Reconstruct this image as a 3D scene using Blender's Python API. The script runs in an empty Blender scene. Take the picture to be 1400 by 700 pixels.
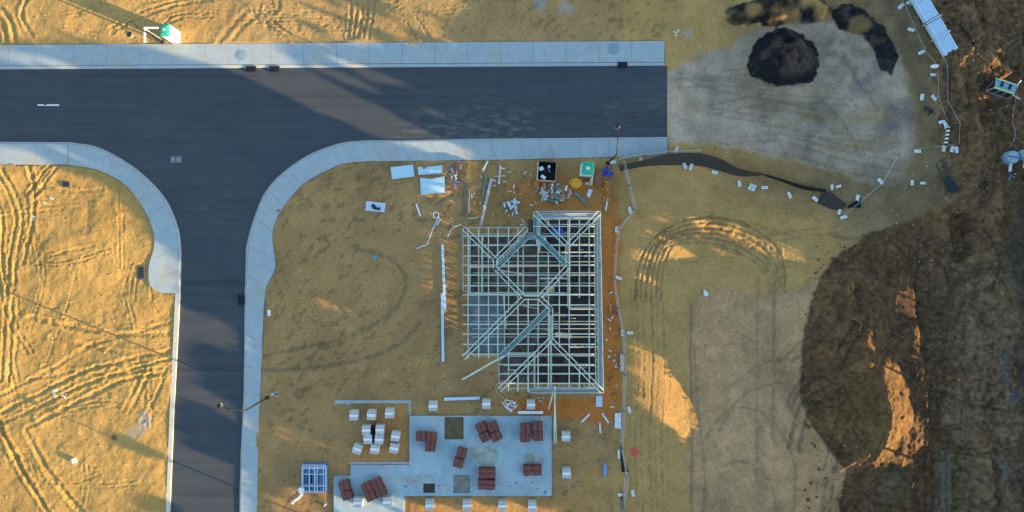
import bpy, bmesh, math, random
import numpy as np
from mathutils import Vector, Matrix
random.seed(7); RS = np.random.RandomState(11)
S = bpy.context.scene
COL = S.collection
CH = 67.0                      # camera height, metres; 14 px of the photo = 1 m on the ground
TAN = 0.167                    # tangent of the sun's elevation
SD = (0.926, 0.377)            # towards the sun in plan (right, down)
R = math.radians
def at(px, py, z=0.0):
    k = (CH - z) / CH / 14.0
    return Vector(((px - 700) * k, (350 - py) * k, z))
# ------------------------------------------------------------------ materials
MATS = {}
def mat(name, col, rough=0.85, var=0.25, scale=6.0, bump=0.0, metal=0.0, spec=0.3, detail=6):
    if name in MATS: return MATS[name]
    m = bpy.data.materials.new(name); m.use_nodes = True
    nt = m.node_tree; N = nt.nodes; L = nt.links
    b = N['Principled BSDF']
    b.inputs['Roughness'].default_value = rough; b.inputs['Metallic'].default_value = metal
    b.inputs['Specular IOR Level'].default_value = spec
    tc = N.new('ShaderNodeTexCoord'); nz = N.new('ShaderNodeTexNoise')
    nz.inputs['Scale'].default_value = scale; nz.inputs['Detail'].default_value = detail
    nz.inputs['Roughness'].default_value = 0.65
    L.new(tc.outputs['Object'], nz.inputs['Vector'])
    cr = N.new('ShaderNodeMapRange'); cr.inputs['From Min'].default_value = .3; cr.inputs['From Max'].default_value = .7
    cr.inputs['To Min'].default_value = 1 - var; cr.inputs['To Max'].default_value = 1 + var
    L.new(nz.outputs['Fac'], cr.inputs['Value'])
    vm = N.new('ShaderNodeVectorMath'); vm.operation = 'SCALE'
    vm.inputs[0].default_value = col[:3]
    L.new(cr.outputs['Result'], vm.inputs['Scale']); L.new(vm.outputs['Vector'], b.inputs['Base Color'])
    if bump:
        bp = N.new('ShaderNodeBump'); bp.inputs['Strength'].default_value = bump; bp.inputs['Distance'].default_value = .02
        n2 = N.new('ShaderNodeTexNoise'); n2.inputs['Scale'].default_value = scale * 5; n2.inputs['Detail'].default_value = 4
        L.new(tc.outputs['Object'], n2.inputs['Vector']); L.new(n2.outputs['Fac'], bp.inputs['Height'])
        L.new(bp.outputs['Normal'], b.inputs['Normal'])
    MATS[name] = m; return m
def vcol_mat(name, rough=0.95, fine=0.22, scale=7, bump=.5):
    m = bpy.data.materials.new(name); m.use_nodes = True
    nt = m.node_tree; N = nt.nodes; L = nt.links; b = N['Principled BSDF']
    b.inputs['Roughness'].default_value = rough; b.inputs['Specular IOR Level'].default_value = .15
    a = N.new('ShaderNodeAttribute'); a.attribute_name = 'Soil'
    tc = N.new('ShaderNodeTexCoord'); nz = N.new('ShaderNodeTexNoise')
    nz.inputs['Scale'].default_value = scale; nz.inputs['Detail'].default_value = 5
    L.new(tc.outputs['Object'], nz.inputs['Vector'])
    cr = N.new('ShaderNodeMapRange'); cr.inputs['From Min'].default_value = .3; cr.inputs['From Max'].default_value = .7
    cr.inputs['To Min'].default_value = 1 - fine; cr.inputs['To Max'].default_value = 1 + fine
    L.new(nz.outputs['Fac'], cr.inputs['Value'])
    vm = N.new('ShaderNodeVectorMath'); vm.operation = 'SCALE'
    L.new(a.outputs['Color'], vm.inputs[0]); L.new(cr.outputs['Result'], vm.inputs['Scale'])
    L.new(vm.outputs['Vector'], b.inputs['Base Color'])
    bp = N.new('ShaderNodeBump'); bp.inputs['Strength'].default_value = bump; bp.inputs['Distance'].default_value = .02
    L.new(nz.outputs['Fac'], bp.inputs['Height']); L.new(bp.outputs['Normal'], b.inputs['Normal'])
    return m
CONC = (.33, .395, .41)
M_path = mat('footpath_concrete', CONC, .85, .10, 1.3, .1)
M_slab = mat('slab_concrete', (.31, .42, .45), .8, .17, .8, .1)
M_kerb = mat('kerb_concrete', (.40, .40, .38), .85, .15, 3, .2)
M_joint = mat('joint', (.06, .07, .08))
M_timber = mat('treated_pine', (.52, .60, .51), .7, .22, 2)
M_timber2 = mat('untreated_pine', (.55, .50, .40), .7, .2, 2)
M_valley = mat('valley_board', (.11, .20, .18), .7, .4, 3)
M_fascia = mat('fascia_steel', (.45, .50, .52), .5, .1, 2)
M_eave = mat('eave_sheet', (.27, .37, .42), .8, .15, 2)
M_floor = mat('dirty_shaded_floor', (.085, .068, .052), .9, .6, 1.2)  # dirt and the roof's shade are both put into this dark colour
M_patio = mat('patio_concrete', (.12, .15, .17), .9, .4, 1.2)
M_brick = mat('red_brick', (.21, .065, .05), .85, .35, 9, .3)
M_brickd = mat('brick_gap', (.07, .03, .03), .9, .2, 5)
M_block = mat('grey_block', (.50, .50, .47), .85, .18, 8, .3)
M_blockd = mat('block_gap', (.26, .27, .27), .9, .2, 5)
M_wrap = mat('white_wrap', (.75, .76, .74), .35, .1, 4)
M_white = mat('white_paint', (.78, .80, .78), .5, .08, 4)
M_foot = mat('white_concrete', (.66, .72, .72), .7, .15, 6)
M_board = mat('plasterboard', (.42, .62, .70), .8, .06, 3)
M_black = mat('black_steel', (.015, .016, .018), .5, .2, 4)
M_glassw = mat('lamp_glass', (.8, .8, .78), .2, .05, 4)
M_cloth = mat('shade_cloth', (.05, .042, .036), .9, .35, 6, .3)
M_clothb = mat('black_cloth', (.013, .013, .014), .9, .4, 6, .3)
M_mesh = mat('fence_wire', (.42, .40, .36), .6, .15, 4)
M_green = mat('green_roof', (.02, .36, .24), .4, .25, 3)
M_blue = mat('blue_steel', (.16, .30, .52), .5, .25, 4)
M_lsteel = mat('pale_steel', (.50, .60, .70), .45, .12, 4)
M_pipe = mat('pvc_pipe', (.50, .66, .78), .35, .08, 3)
M_brown = mat('brown_board', (.22, .11, .06), .8, .3, 5)
M_yellow = mat('yellow_sand', (.72, .36, .04), .95, .25, 6, .5)
M_orange = mat('orange_rubble', (.50, .20, .06), .95, .35, 8, .5)
M_tarp = mat('blue_tarp', (.03, .07, .42), .5, .4, 6)
M_red = mat('red_sheet', (.62, .10, .06), .7, .15, 6)
M_leaf = mat('gobo_leaf', (.05, .075, .03), .7, .4, 2)
M_bark = mat('bark', (.16, .12, .09), .9, .3, 3, .4)
M_lime = mat('lime_edge', (.45, .68, .25), .4, .1, 4)
M_roofb = mat('cabin_roof', (.20, .32, .36), .5, .25, 5)
M_dark = mat('dark_glass', (.02, .022, .035), .3, .3, 5)
M_rubber = mat('rubber', (.02, .028, .035), .8, .3, 6)
M_mh = mat('manhole_lid', (.25, .33, .38), .7, .2, 8, .3)
M_cyan = mat('cyan_plastic', (.05, .40, .50), .4, .2, 6)
M_tan = mat('cream_ply', (.55, .42, .26), .8, .15, 5)
def stain(m, col, scale, lo, hi, amt):
    nt = m.node_tree; N = nt.nodes; L = nt.links; b = N['Principled BSDF']; src = b.inputs['Base Color'].links[0].from_socket
    tc = N.new('ShaderNodeTexCoord'); nz = N.new('ShaderNodeTexNoise'); nz.inputs['Scale'].default_value = scale; nz.inputs['Detail'].default_value = 9; nz.inputs['Roughness'].default_value = .7
    L.new(tc.outputs['Object'], nz.inputs['Vector']); q = N.new('ShaderNodeMapRange'); q.inputs[1].default_value = lo; q.inputs[2].default_value = hi; q.inputs[3].default_value = 0; q.inputs[4].default_value = amt
    L.new(nz.outputs['Fac'], q.inputs[0]); x = N.new('ShaderNodeMix'); x.data_type = 'RGBA'; L.new(q.outputs[0], x.inputs[0]); L.new(src, x.inputs[6]); x.inputs[7].default_value = col+(1,)
    L.new(x.outputs[2], b.inputs['Base Color'])
stain(M_path, (.40,.34,.22), .35, .52, .72, .6); stain(M_path, (.16,.17,.16), 1.6, .62, .75, .5); stain(M_slab, (.42,.50,.50), .5, .5, .7, .7); stain(M_slab, (.22,.25,.24), 1.1, .60, .72, .5)
stain(M_brick, (.30,.16,.12), 3, .5, .7, .6); stain(M_block, (.62,.60,.55), 2, .45, .7, .7); stain(M_timber, (.58,.54,.42), .8, .5, .62, .8); stain(M_foot, (.42,.40,.33), 2.5, .5, .65, .7)
# ------------------------------------------------------------------ mesh builder
class MB:
    def __init__(s): s.v = []; s.f = []
    def box(s, c, size, rz=0, M=None):
        n = len(s.v); sx, sy, sz = [q / 2 for q in size]
        rot = M if M else Matrix.Rotation(rz, 3, 'Z')
        for dx, dy, dz in ((-1,-1,-1),(1,-1,-1),(1,1,-1),(-1,1,-1),(-1,-1,1),(1,-1,1),(1,1,1),(-1,1,1)):
            s.v.append(tuple(Vector(c) + rot @ Vector((dx*sx, dy*sy, dz*sz))))
        for q in ((0,3,2,1),(4,5,6,7),(0,1,5,4),(1,2,6,5),(2,3,7,6),(3,0,4,7)): s.f.append([n+i for i in q])
        return s
    def bar(s, a, b, w, h):
        a = Vector(a); b = Vector(b); d = b - a; L = d.length
        if L < 1e-4: return s
        x = d / L; y = Vector((0,0,1)).cross(x)
        if y.length < 1e-3: y = Vector((0,1,0))
        y.normalize(); z = x.cross(y)
        return s.box((a+b)/2, (L, w, h), M=Matrix((x, y, z)).transposed())
    def tube(s, pts, r, n=8, taper=None):
        pts = [Vector(p) for p in pts]; base = len(s.v)
        for i, p in enumerate(pts):
            d = (pts[min(i+1, len(pts)-1)] - pts[max(i-1, 0)]).normalized()
            u = d.cross(Vector((0,0,1)));
            if u.length < 1e-3: u = Vector((1,0,0))
            u.normalize(); v = d.cross(u)
            rr = r if taper is None else r + (taper - r) * i / (len(pts)-1)
            for k in range(n):
                a = 2*math.pi*k/n; s.v.append(tuple(p + (u*math.cos(a) + v*math.sin(a))*rr))
        for i in range(len(pts)-1):
            for k in range(n):
                s.f.append([base+i*n+k, base+i*n+(k+1)%n, base+(i+1)*n+(k+1)%n, base+(i+1)*n+k])
        s.f.append([base+k for k in range(n)][::-1]); s.f.append([base+(len(pts)-1)*n+k for k in range(n)])
        return s
    def prism(s, poly, z0, z1):
        n = len(s.v); m = len(poly)
        for z in (z0, z1):
            for p in poly: s.v.append((p[0], p[1], z))
        s.f.append([n+m+i for i in range(m)]); s.f.append([n+i for i in range(m)][::-1])
        for i in range(m): s.f.append([n+i, n+(i+1)%m, n+m+(i+1)%m, n+m+i])
        return s
    def disc(s, c, r, h, n=24):
        return s.prism([(c[0]+r*math.cos(2*math.pi*k/n), c[1]+r*math.sin(2*math.pi*k/n)) for k in range(n)], c[2], c[2]+h)
    def blob(s, c, rx, ry, rz, jit=.2, n=10, m=6):
        base = len(s.v)
        for i in range(m+1):
            th = math.pi*i/m
            for k in range(n):
                ph = 2*math.pi*k/n; j = 1 + random.uniform(-jit, jit)
                s.v.append((c[0]+rx*j*math.sin(th)*math.cos(ph), c[1]+ry*j*math.sin(th)*math.sin(ph), c[2]+rz*j*math.cos(th)))
        for i in range(m):
            for k in range(n): s.f.append([base+i*n+k, base+(i+1)*n+k, base+(i+1)*n+(k+1)%n, base+i*n+(k+1)%n])
        return s
    def build(s, name, m, parent=None, bevel=0, smooth=False):
        me = bpy.data.meshes.new(name); me.from_pydata(s.v, [], s.f)
        bm = bmesh.new(); bm.from_mesh(me); bmesh.ops.recalc_face_normals(bm, faces=bm.faces)
        if bevel: bmesh.ops.bevel(bm, geom=bm.edges[:], offset=bevel, segments=1, affect='EDGES')
        bm.to_mesh(me); bm.free()
        if smooth:
            for p in me.polygons: p.use_smooth = True
        me.materials.append(m)
        o = bpy.data.objects.new(name, me); COL.objects.link(o)
        if parent: o.parent = parent
        return o
def tag(o, label=None, cat=None, group=None, kind=None):
    if label: o['label'] = label
    if cat: o['category'] = cat
    if group: o['group'] = group
    if kind: o['kind'] = kind
    return o
def empty(name, loc, label, cat, group=None, rz=0):
    o = bpy.data.objects.new(name, None); COL.objects.link(o); o.location = loc; o.rotation_euler.z = rz
    o.empty_display_size = .3
    return tag(o, label, cat, group)
def copy_tree(o, parent=None):
    c = o.copy(); COL.objects.link(c); c.parent = parent
    for ch in [q for q in bpy.data.objects if q.parent == o]: copy_tree(ch, c)
    return c
# ------------------------------------------------------------------ ground fields (numpy, photo pixels = plan at 14 px per metre)
def vnoise(X, Y, sc, seed):
    r = np.random.RandomState(seed); T = r.rand(256, 256).astype(np.float32)
    x = X / sc + 1000; y = Y / sc + 1000
    xi = np.floor(x).astype(int); yi = np.floor(y).astype(int); fx = x - xi; fy = y - yi
    fx = fx*fx*(3-2*fx); fy = fy*fy*(3-2*fy)
    a = T[xi & 255, yi & 255]; b = T[(xi+1) & 255, yi & 255]; c = T[xi & 255, (yi+1) & 255]; d = T[(xi+1) & 255, (yi+1) & 255]
    return (a*(1-fx)+b*fx)*(1-fy) + (c*(1-fx)+d*fx)*fy - .5
def fbm(X, Y, sc, seed, n=4, g=.5):
    o = 0; a = 1
    for i in range(n):
        o = o + a*vnoise(X + 37*i, Y - 21*i, sc/2**i, seed+i); a *= g
    return o
def seg_dist(X, Y, pts):
    D = np.full(X.shape, 1e9, np.float32)
    for (x0, y0), (x1, y1) in zip(pts[:-1], pts[1:]):
        dx, dy = x1-x0, y1-y0; t = np.clip(((X-x0)*dx+(Y-y0)*dy)/(dx*dx+dy*dy+1e-9), 0, 1)
        D = np.minimum(D, np.hypot(X-x0-t*dx, Y-y0-t*dy))
    return D
def inside(X, Y, poly):
    I = np.zeros(X.shape, bool); n = len(poly)
    for i in range(n):
        x0, y0 = poly[i]; x1, y1 = poly[(i+1) % n]
        if y0 == y1: continue
        c = ((y0 > Y) != (y1 > Y)) & (X < (x1-x0)*(Y-y0)/(y1-y0) + x0)
        I ^= c
    return I
def sdf(X, Y, poly):           # positive inside
    d = seg_dist(X, Y, list(poly)+[poly[0]]); return np.where(inside(X, Y, poly), d, -d)
def soft(v, a, b): t = np.clip((v-a)/(b-a), 0, 1); return t*t*(3-2*t)
def smooth_line(pts, n=8):
    P = [Vector((p[0], p[1], 0)) for p in pts]; P = [2*P[0]-P[1]] + P + [2*P[-1]-P[-2]]; out = []
    for i in range(1, len(P)-2):
        for k in range(n):
            t = k/n; a, b, c, d = P[i-1], P[i], P[i+1], P[i+2]
            q = .5*((2*b)+(c-a)*t+(2*a-5*b+4*c-d)*t*t+(3*b-a-3*c+d)*t**3); out.append((q.x, q.y))
    out.append((P[-2].x, P[-2].y)); return out
# setting outlines
NW_OUT = [(95,194),(131.6,200),(164.5,216),(197,239),(227,272),(243,308),(248,338),(248,370),(247,401)]
NW_IN  = [(94,225),(135,233),(171,252),(197,285),(211,318),(211,340),(204.6,363),(206,390),(224,401)]
SE_OUT = [(912,187),(700,189),(560,191),(485,192.5),(450,200),(415,215),(380,241),(360,266),(348,295),(341,317),(336,341),(335,386),(334,420),(333,530),(329,620),(327,700),(325,780)]
SE_IN  = [(912,213),(700,218),(560,220),(482,222),(450,232),(415,252),(390,280),(376,306),(373,328),(377,365),(365,392),(361,425),(357,520),(353.5,610),(352,700),(351,780)]
NO, NI = [(-900,96),(908,90.5)], [(-900,66),(908,56.5)]
road_poly = [(-900,96),(0,95),(908,90),(912,90),(912,188)] + smooth_line(SE_OUT[1:],4) + [(225,780),(230,700),(243,402)] + smooth_line(NW_OUT,4)[::-1] + [(-900,196)]
hard_polys = [road_poly, [(-900,64),(0,61.5),(908,56.5),(908,96),(-900,97)],
    smooth_line(SE_OUT,4)+smooth_line(SE_IN,4)[::-1], smooth_line(NW_OUT,4)+smooth_line(NW_IN,4)[::-1], [(-900,192),(96,192),(95,226),(-900,228)],
    [(240,400),(249,400),(236,780),(225,780)]]
gx = np.concatenate([np.linspace(-360,-53,50)[:-1], np.arange(-53,53.001,.1), np.linspace(53,360,50)[1:]])
gy = np.concatenate([np.linspace(-360,-27.5,50)[:-1], np.arange(-27.5,27.501,.1), np.linspace(27.5,360,50)[1:]])
WX, WY = np.meshgrid(gx, gy); WX = WX.astype(np.float32); WY = WY.astype(np.float32)
X = WX*14+700; Y = 350-WY*14
hard = np.full(X.shape, -1e9, np.float32)
for p in hard_polys: hard = np.maximum(hard, sdf(X, Y, p))
wob = 6*fbm(X, Y, 18, 3, 3); wobf = 3*fbm(X, Y, 6, 5, 3)
# height
leftlot = soft(260-X, 0, 30)*soft(Y-190, 0, 20); north = soft(70-Y, 0, 10)*soft(950-X, 0, 60)
site = soft(X-340,0,20)*soft(845-X,0,15)*soft(Y-200,0,15)
rough = .55 + .9*leftlot + .45*north - .15*site
H = .10 + rough*(.16*fbm(X, Y, 90, 21, 2) + .075*fbm(X, Y, 26, 23, 3) + .018*fbm(X, Y, 7, 27, 2, .6))
# trodden lumps
lump = np.clip(vnoise(X, Y, 4.5, 41)-.18, 0, 1); H += lump*.05*(leftlot+north*.6+.08)
def track(pts, w=2.2, d=.06, gap=0, berm=.6, tread=0):
    global H, TRK
    if d > .075: d *= .8; w *= .9
    P = smooth_line(pts, 6); lines = [P]
    if gap:
        Q = []
        for i in range(len(P)):
            a = P[max(i-1,0)]; b = P[min(i+1,len(P)-1)]; dx, dy = b[0]-a[0], b[1]-a[1]; l = math.hypot(dx, dy)+1e-6
            Q.append((P[i][0]-dy/l*gap, P[i][1]+dx/l*gap))
        lines.append(Q)
    for L in lines:
        xs = [p[0] for p in L]; ys = [p[1] for p in L]; m = 5*w
        i0, i1 = np.searchsorted(gx, [(min(xs)-m-700)/14, (max(xs)+m-700)/14]); j0, j1 = np.searchsorted(gy, [(350-max(ys)-m)/14, (350-min(ys)+m)/14])
        sl = (slice(j0, j1), slice(i0, i1))
        if i1-i0 < 2 or j1-j0 < 2: continue
        r = np.abs(seg_dist(X[sl], Y[sl], L) + 1.1*wobf[sl] + 1.1*fbm(X[sl],Y[sl],3.2,79,2))
        brk = .55 + .9*np.clip(fbm(X[sl], Y[sl], 30, 77, 2)+.3, 0, 1)
        g = -np.exp(-(r/w)**2) + berm*np.exp(-((r-2*w)/(w*.8))**2)
        if tread: g = g + .35*np.exp(-(r/w)**2)*np.sin((X[sl]+Y[sl]*.6)*1.6)
        H[sl] += d*brk*g; TRK[sl] = np.maximum(TRK[sl], np.exp(-(r/w)**2)*min(1, d/.032))
TRK = np.zeros(X.shape, np.float32)
# west block
track([(-20,575),(60,535),(130,503),(240,478)], 2.6, .10); track([(-20,588),(60,553),(130,520),(240,488)], 2.2, .09)
track([(40,433),(130,452),(180,457),(238,455)], 3, .11); track([(70,460),(150,478),(200,484),(238,484)], 2.8, .09)
track([(40,583),(110,548),(170,520),(240,506)], 2.6, .09); track([(-10,545),(70,505),(130,470),(235,440)], 2.2, .05)
track([(60,500),(150,512),(240,500)], 1.8, .05); track([(40,520),(140,500),(238,492)], 1.8, .05)
track([(170,560),(185,530),(200,500)], 2, .05, 9); track([(195,575),(215,540),(228,505)], 2, .05)
track([(2,225),(22,265),(32,300),(24,350),(18,430),(12,520)], 1.9, .07, 9); track([(40,228),(48,260),(45,310),(32,360)], 2.3, .07)
track([(-10,250),(5,300),(4,360),(22,440),(45,480)], 1.8, .06, 8); track([(80,228),(62,250),(48,270)], 2, .08, 10)
track([(-10,560),(25,630),(70,705)], 2.8, .12, 2); track([(35,590),(70,650),(115,705)], 3.2, .13)
track([(20,350),(26,440),(22,500),(35,560)], 1.5, .045, 7); track([(60,255),(100,262),(140,258)], 2.2, .05)
# north strip
for k in range(5): track([(478+k*8,-20),(480+k*7.5,20),(476+k*7,52)], 1.8, .06)
track([(150,40),(190,18),(240,2),(300,-8)], 1.8, .06, 6); track([(215,45),(240,22),(290,18)], 1.6, .05, 5)
track([(300,58),(325,28),(345,12)], 3.2, .05, 12, tread=1); track([(345,12),(375,32),(400,50)], 2, .06, 8)
track([(380,-5),(384,10),(375,20),(362,14)], 2.2, .09, 3)
for k in range(9): track([(345+k*3,14+k*4.5),(400,16+k*4.5),(468,18+k*4)], 1.1, .025)
track([(0,10),(15,30),(22,60)], 3, .12, 12); track([(40,-5),(30,20),(45,50)], 2.6, .1)
track([(700,46),(735,27),(790,20),(860,28)], 1.8, .04, 5); track([(705,-5),(700,20)], 1.6, .04, 10); track([(570,25),(592,60)], 1.6, .05, 16)
_r = random.Random(31)
for k in range(26):
    x0 = _r.uniform(-10,240); y0 = _r.uniform(240,700); a_ = _r.choice([_r.uniform(-.5,.4), _r.uniform(1.2,1.9)]); L_ = _r.uniform(50,150); b_ = a_+_r.uniform(-.5,.5)
    track([(x0,y0),(x0+L_*.5*math.cos(a_),y0+L_*.5*math.sin(a_)),(x0+L_*.5*math.cos(a_)+L_*.5*math.cos(b_),y0+L_*.5*math.sin(a_)+L_*.5*math.sin(b_))], _r.uniform(.9,1.5), _r.uniform(.018,.04), _r.choice([0,5,7]), tread=_r.random()<.5)
for k in range(26):
    x0 = _r.uniform(-10,640); y0 = _r.uniform(-5,56); a_ = _r.uniform(-.5,.5); L_ = _r.uniform(40,120)
    track([(x0,y0),(x0+L_*.5,y0+L_*.3*a_),(x0+L_,y0+L_*a_)], _r.uniform(.9,1.4), _r.uniform(.015,.035), _r.choice([0,5,8]), tread=_r.random()<.6)
for k in range(14):
    x0 = _r.uniform(930,1100); y0 = _r.uniform(90,210); a_ = _r.uniform(-.25,.35); L_ = _r.uniform(60,160)
    track([(x0,y0),(x0+L_*.5,y0+L_*.6*a_),(x0+L_,y0+L_*a_)], _r.uniform(1.0,1.9), .02, _r.choice([8,14]))
for k in range(16):
    x0 = _r.uniform(950,1060); y0 = _r.uniform(410,690); R_ = _r.uniform(30,90); a_ = _r.uniform(0,6)
    track([(x0+R_*math.cos(a_+t_*.5),y0+R_*math.sin(a_+t_*.5)) for t_ in range(4)], _r.uniform(.8,1.4), .012, _r.choice([0,9]))
for k in range(22):
    x0 = _r.uniform(850,1150); y0 = _r.uniform(225,390); a_ = _r.uniform(-.2,.3); L_ = _r.uniform(50,150)
    track([(x0,y0),(x0+L_*.5,y0+L_*.6*a_),(x0+L_,y0+L_*a_)], _r.uniform(.8,1.4), _r.uniform(.01,.025), _r.choice([0,6,10]), tread=_r.random()<.5)
# curve of ruts beside the fence and straight ruts below it
for k, (w, d) in enumerate(((1.9,.13),(1.6,.08),(2.2,.13),(1.8,.09),(1.6,.06),(1.6,.05))):
    q = k*7
    track([(868+q,410),(871+q,372),(884+q*.95,338),(912+q*.7,312+q*.6),(955,298+q*.95),(1005-q*.4,302+q),(1045-q*.6,322+q*.9),(1068-q*.6,350+q*.6),(1074-q*.6,400)], w, d, tread=(k in (0,2)))
for xx, d in ((862,.03),(870,.05),(878,.05),(890,.07),(897,.04),(906,.06),(914,.03)):
    track([(xx,395),(xx+2,500),(xx-2,600),(xx+2,720)], 1.1, d*.45)
# house block (shallow, dark wheel marks)
track([(350,488),(400,478),(470,462),(525,435),(552,402),(552,372),(525,350),(490,340)], 2.6, .035)
track([(352,507),(430,502),(500,490),(545,470),(575,442)], 2.8, .035); track([(385,560),(440,520),(520,505)], 1.8, .02)
H -= .38*soft(X-893,0,60)*soft(Y-392,0,14)*soft(965-X,0,14); H -= .25*soft(X-850,0,110)*soft(Y-280,0,40)*soft(405-Y,0,14)*soft(1100-X,0,60)
# levels: cut area on the right, spoil heaps
flat_e = [(912,96),(940,82),(985,68),(1030,40),(1090,30),(1180,28),(1235,80),(1248,140),(1258,190),(1240,248),(1190,252),(1130,232),(1050,215),(985,200),(912,196)]
flat_s = [(947,404),(990,398),(1080,398),(1140,360),(1260,300),(1420,300),(1420,820),(946,820),(944,640),(948,560),(945,480)]
fe = sdf(X, Y, flat_e)+wob; fs = sdf(X, Y, flat_s)+.6*wob
fe = fe+.9*wobf+.8*wob; fs = fs+1.5*wob+wobf; FE = soft(fe, -3, 6); FS = soft(fs, -5, 6)
H = H*(1-FE) + FE*(.04 + .035*fbm(X,Y,50,51,4)); H = H*(1-FS) + FS*(-.35 + .03*fbm(X,Y,60,53,4))
for pts in ([(1037,380),(1037,520),(1036,660)], [(1060,380),(1060,480),(1059,610)], [(965,600),(1000,560),(1050,570),(1080,620),(1088,720)], [(985,640),(1020,632),(1055,660),(1065,720)], [(950,470),(955,560),(965,640),(962,720)], [(1085,520),(1020,540),(985,590)], [(1090,490),(1040,500),(1000,530)], [(925,120),(1000,118),(1080,128)], [(925,100),(990,106),(1060,112)],[(1120,130),(1160,180),(1180,230)],[(1150,60),(1165,100),(1200,150)]):
    track(pts, 1.8, .022)
track([(1130,655),(1132,720)], 3, .05, 9, tread=1)
# dark fill
fill = [(1245,300),(1190,318),(1150,345),(1128,372),(1105,415),(1094,470),(1094,540),(1104,575),(1125,612),(1146,642),(1150,720),(1150,820),(1640,820),(1640,300),(1500,200),(1420,60),(1420,-60),(1262,-60),(1262,60),(1275,120),(1290,200),(1300,262),(1275,288)]
fillS = [(1245,300),(1190,318),(1150,345),(1128,372),(1105,415),(1094,470),(1094,540),(1104,575),(1125,612),(1146,642),(1150,820),(1240,820),(1262,600),(1250,380),(1262,300)]
fd = sdf(X, Y, fillS)+.35*wobf
heap = np.clip(fd/14*.42, 0, 1.05)                # toe slope in metres
heap = heap*(.9+.35*fbm(X,Y,40,61,3)) + np.clip(fd/14,0,1)*.16*fbm(X,Y,14,63,3)
H += np.where(fd > 0, heap, 0)
def cone(cx, cy, r, h, e=1.0, jit=.12):
    global H
    d = np.hypot((X-cx), (Y-cy)*e)*(1+jit*fbm(X,Y,22,int(cx),3)); H = H + np.clip(1-d/r, 0, 1)**.9*h*(1+.14*fbm(X,Y,5,int(cy),3)*(d/r<1))
def crest(pts, we, ww, h):
    global H
    P = smooth_line(pts, 6); d = seg_dist(X, Y, P)+1.2*wobf+.4*wob; xs = np.interp(Y, [p[1] for p in P], [p[0] for p in P]); side = soft(X-xs, -3, 3)
    w_ = ww+(we-ww)*side; f = np.clip(1-d/w_,0,1); H = H + f*h*(1+.05*fbm(X,Y,6,97,3))
for _p in ((1345,420,34,.05),): pass
crest([(1160,462),(1174,500),(1186,540),(1186,572),(1172,602),(1140,630)], 58, 92, 2.5)
cone(1168,476,18,.7,.55); cone(1158,486,16,.55,.9); cone(1168,386,14,.45,1.4)
def ridge(pts, w, h, wl=None):                    # bank: steep towards the sun side, gentle behind
    global H
    P = smooth_line(pts, 6); d = seg_dist(X, Y, P)+.8*wobf
    xs = np.interp(Y, [p[1] for p in P], [p[0] for p in P]); side = X-xs
    f = np.where(side > 0, soft(w-d, 0, w), soft((wl or 4*w)-d, 0, (wl or 4*w))); H = H + f*h*(1+.5*fbm(X,Y,12,93,3))
ridge([(1243,385),(1250,430),(1256,480),(1262,530),(1266,600)], 8, .6, 36)
ridge([(1240,632),(1246,650),(1238,680),(1240,730)], 7, .7, 45)
ridge([(1345,600),(1351,650),(1350,730)], 9, 1.0, 22); ridge([(1322,655),(1323,730)], 6, .55, 20)
ridge([(1330,20),(1345,70),(1375,100)], 10, .5, 40); ridge([(1270,5),(1290,45),(1308,100),(1318,140)], 7, .45, 14)
ridge([(1332,120),(1330,160),(1336,200),(1328,260)], 8, .5, 20)
east = soft(X-1255, 0, 30)
H += east*(.28*fbm(X,Y,34,71,3)+.10*fbm(X,Y,9,73,3)); H += soft(X-1150,0,60)*soft(Y-330,0,40)*(.14*fbm(X,Y,12,75,3)); H += soft(X-1240,0,30)*(.55*(.25-np.abs(fbm(X+.5*Y,Y*.6,42,171,3)))+.30*(.2-np.abs(fbm(X,Y,15,173,3))))
for k in range(46):
    x0 = _r.uniform(1120,1380); y0 = _r.uniform(310,690); a_ = _r.choice([_r.gauss(1.57,.25), _r.gauss(.3,.3), _r.gauss(2.3,.3)]); L_ = _r.uniform(30,110); b_ = a_+_r.uniform(-.6,.6)
    track([(x0,y0),(x0+L_*.5*math.cos(a_),y0+L_*.5*math.sin(a_)),(x0+L_*.5*math.cos(a_)+L_*.5*math.cos(b_),y0+L_*.5*math.sin(a_)+L_*.5*math.sin(b_))], _r.uniform(1.1,2.6), _r.uniform(.03,.10), _r.choice([0,7,12]), tread=_r.random()<.6)
for k in range(30):
    x0 = _r.uniform(1285,1400); y0 = _r.uniform(-5,330); a_ = _r.choice([_r.gauss(1.3,.25), _r.gauss(.9,.3)]); L_ = _r.uniform(30,110)
    track([(x0,y0),(x0+L_*.5*math.cos(a_),y0+L_*.5*math.sin(a_)),(x0+L_*math.cos(a_+.2),y0+L_*math.sin(a_+.2))], _r.uniform(1.1,2.2), _r.uniform(.03,.08), _r.choice([0,8,12]), tread=_r.random()<.6)
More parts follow.
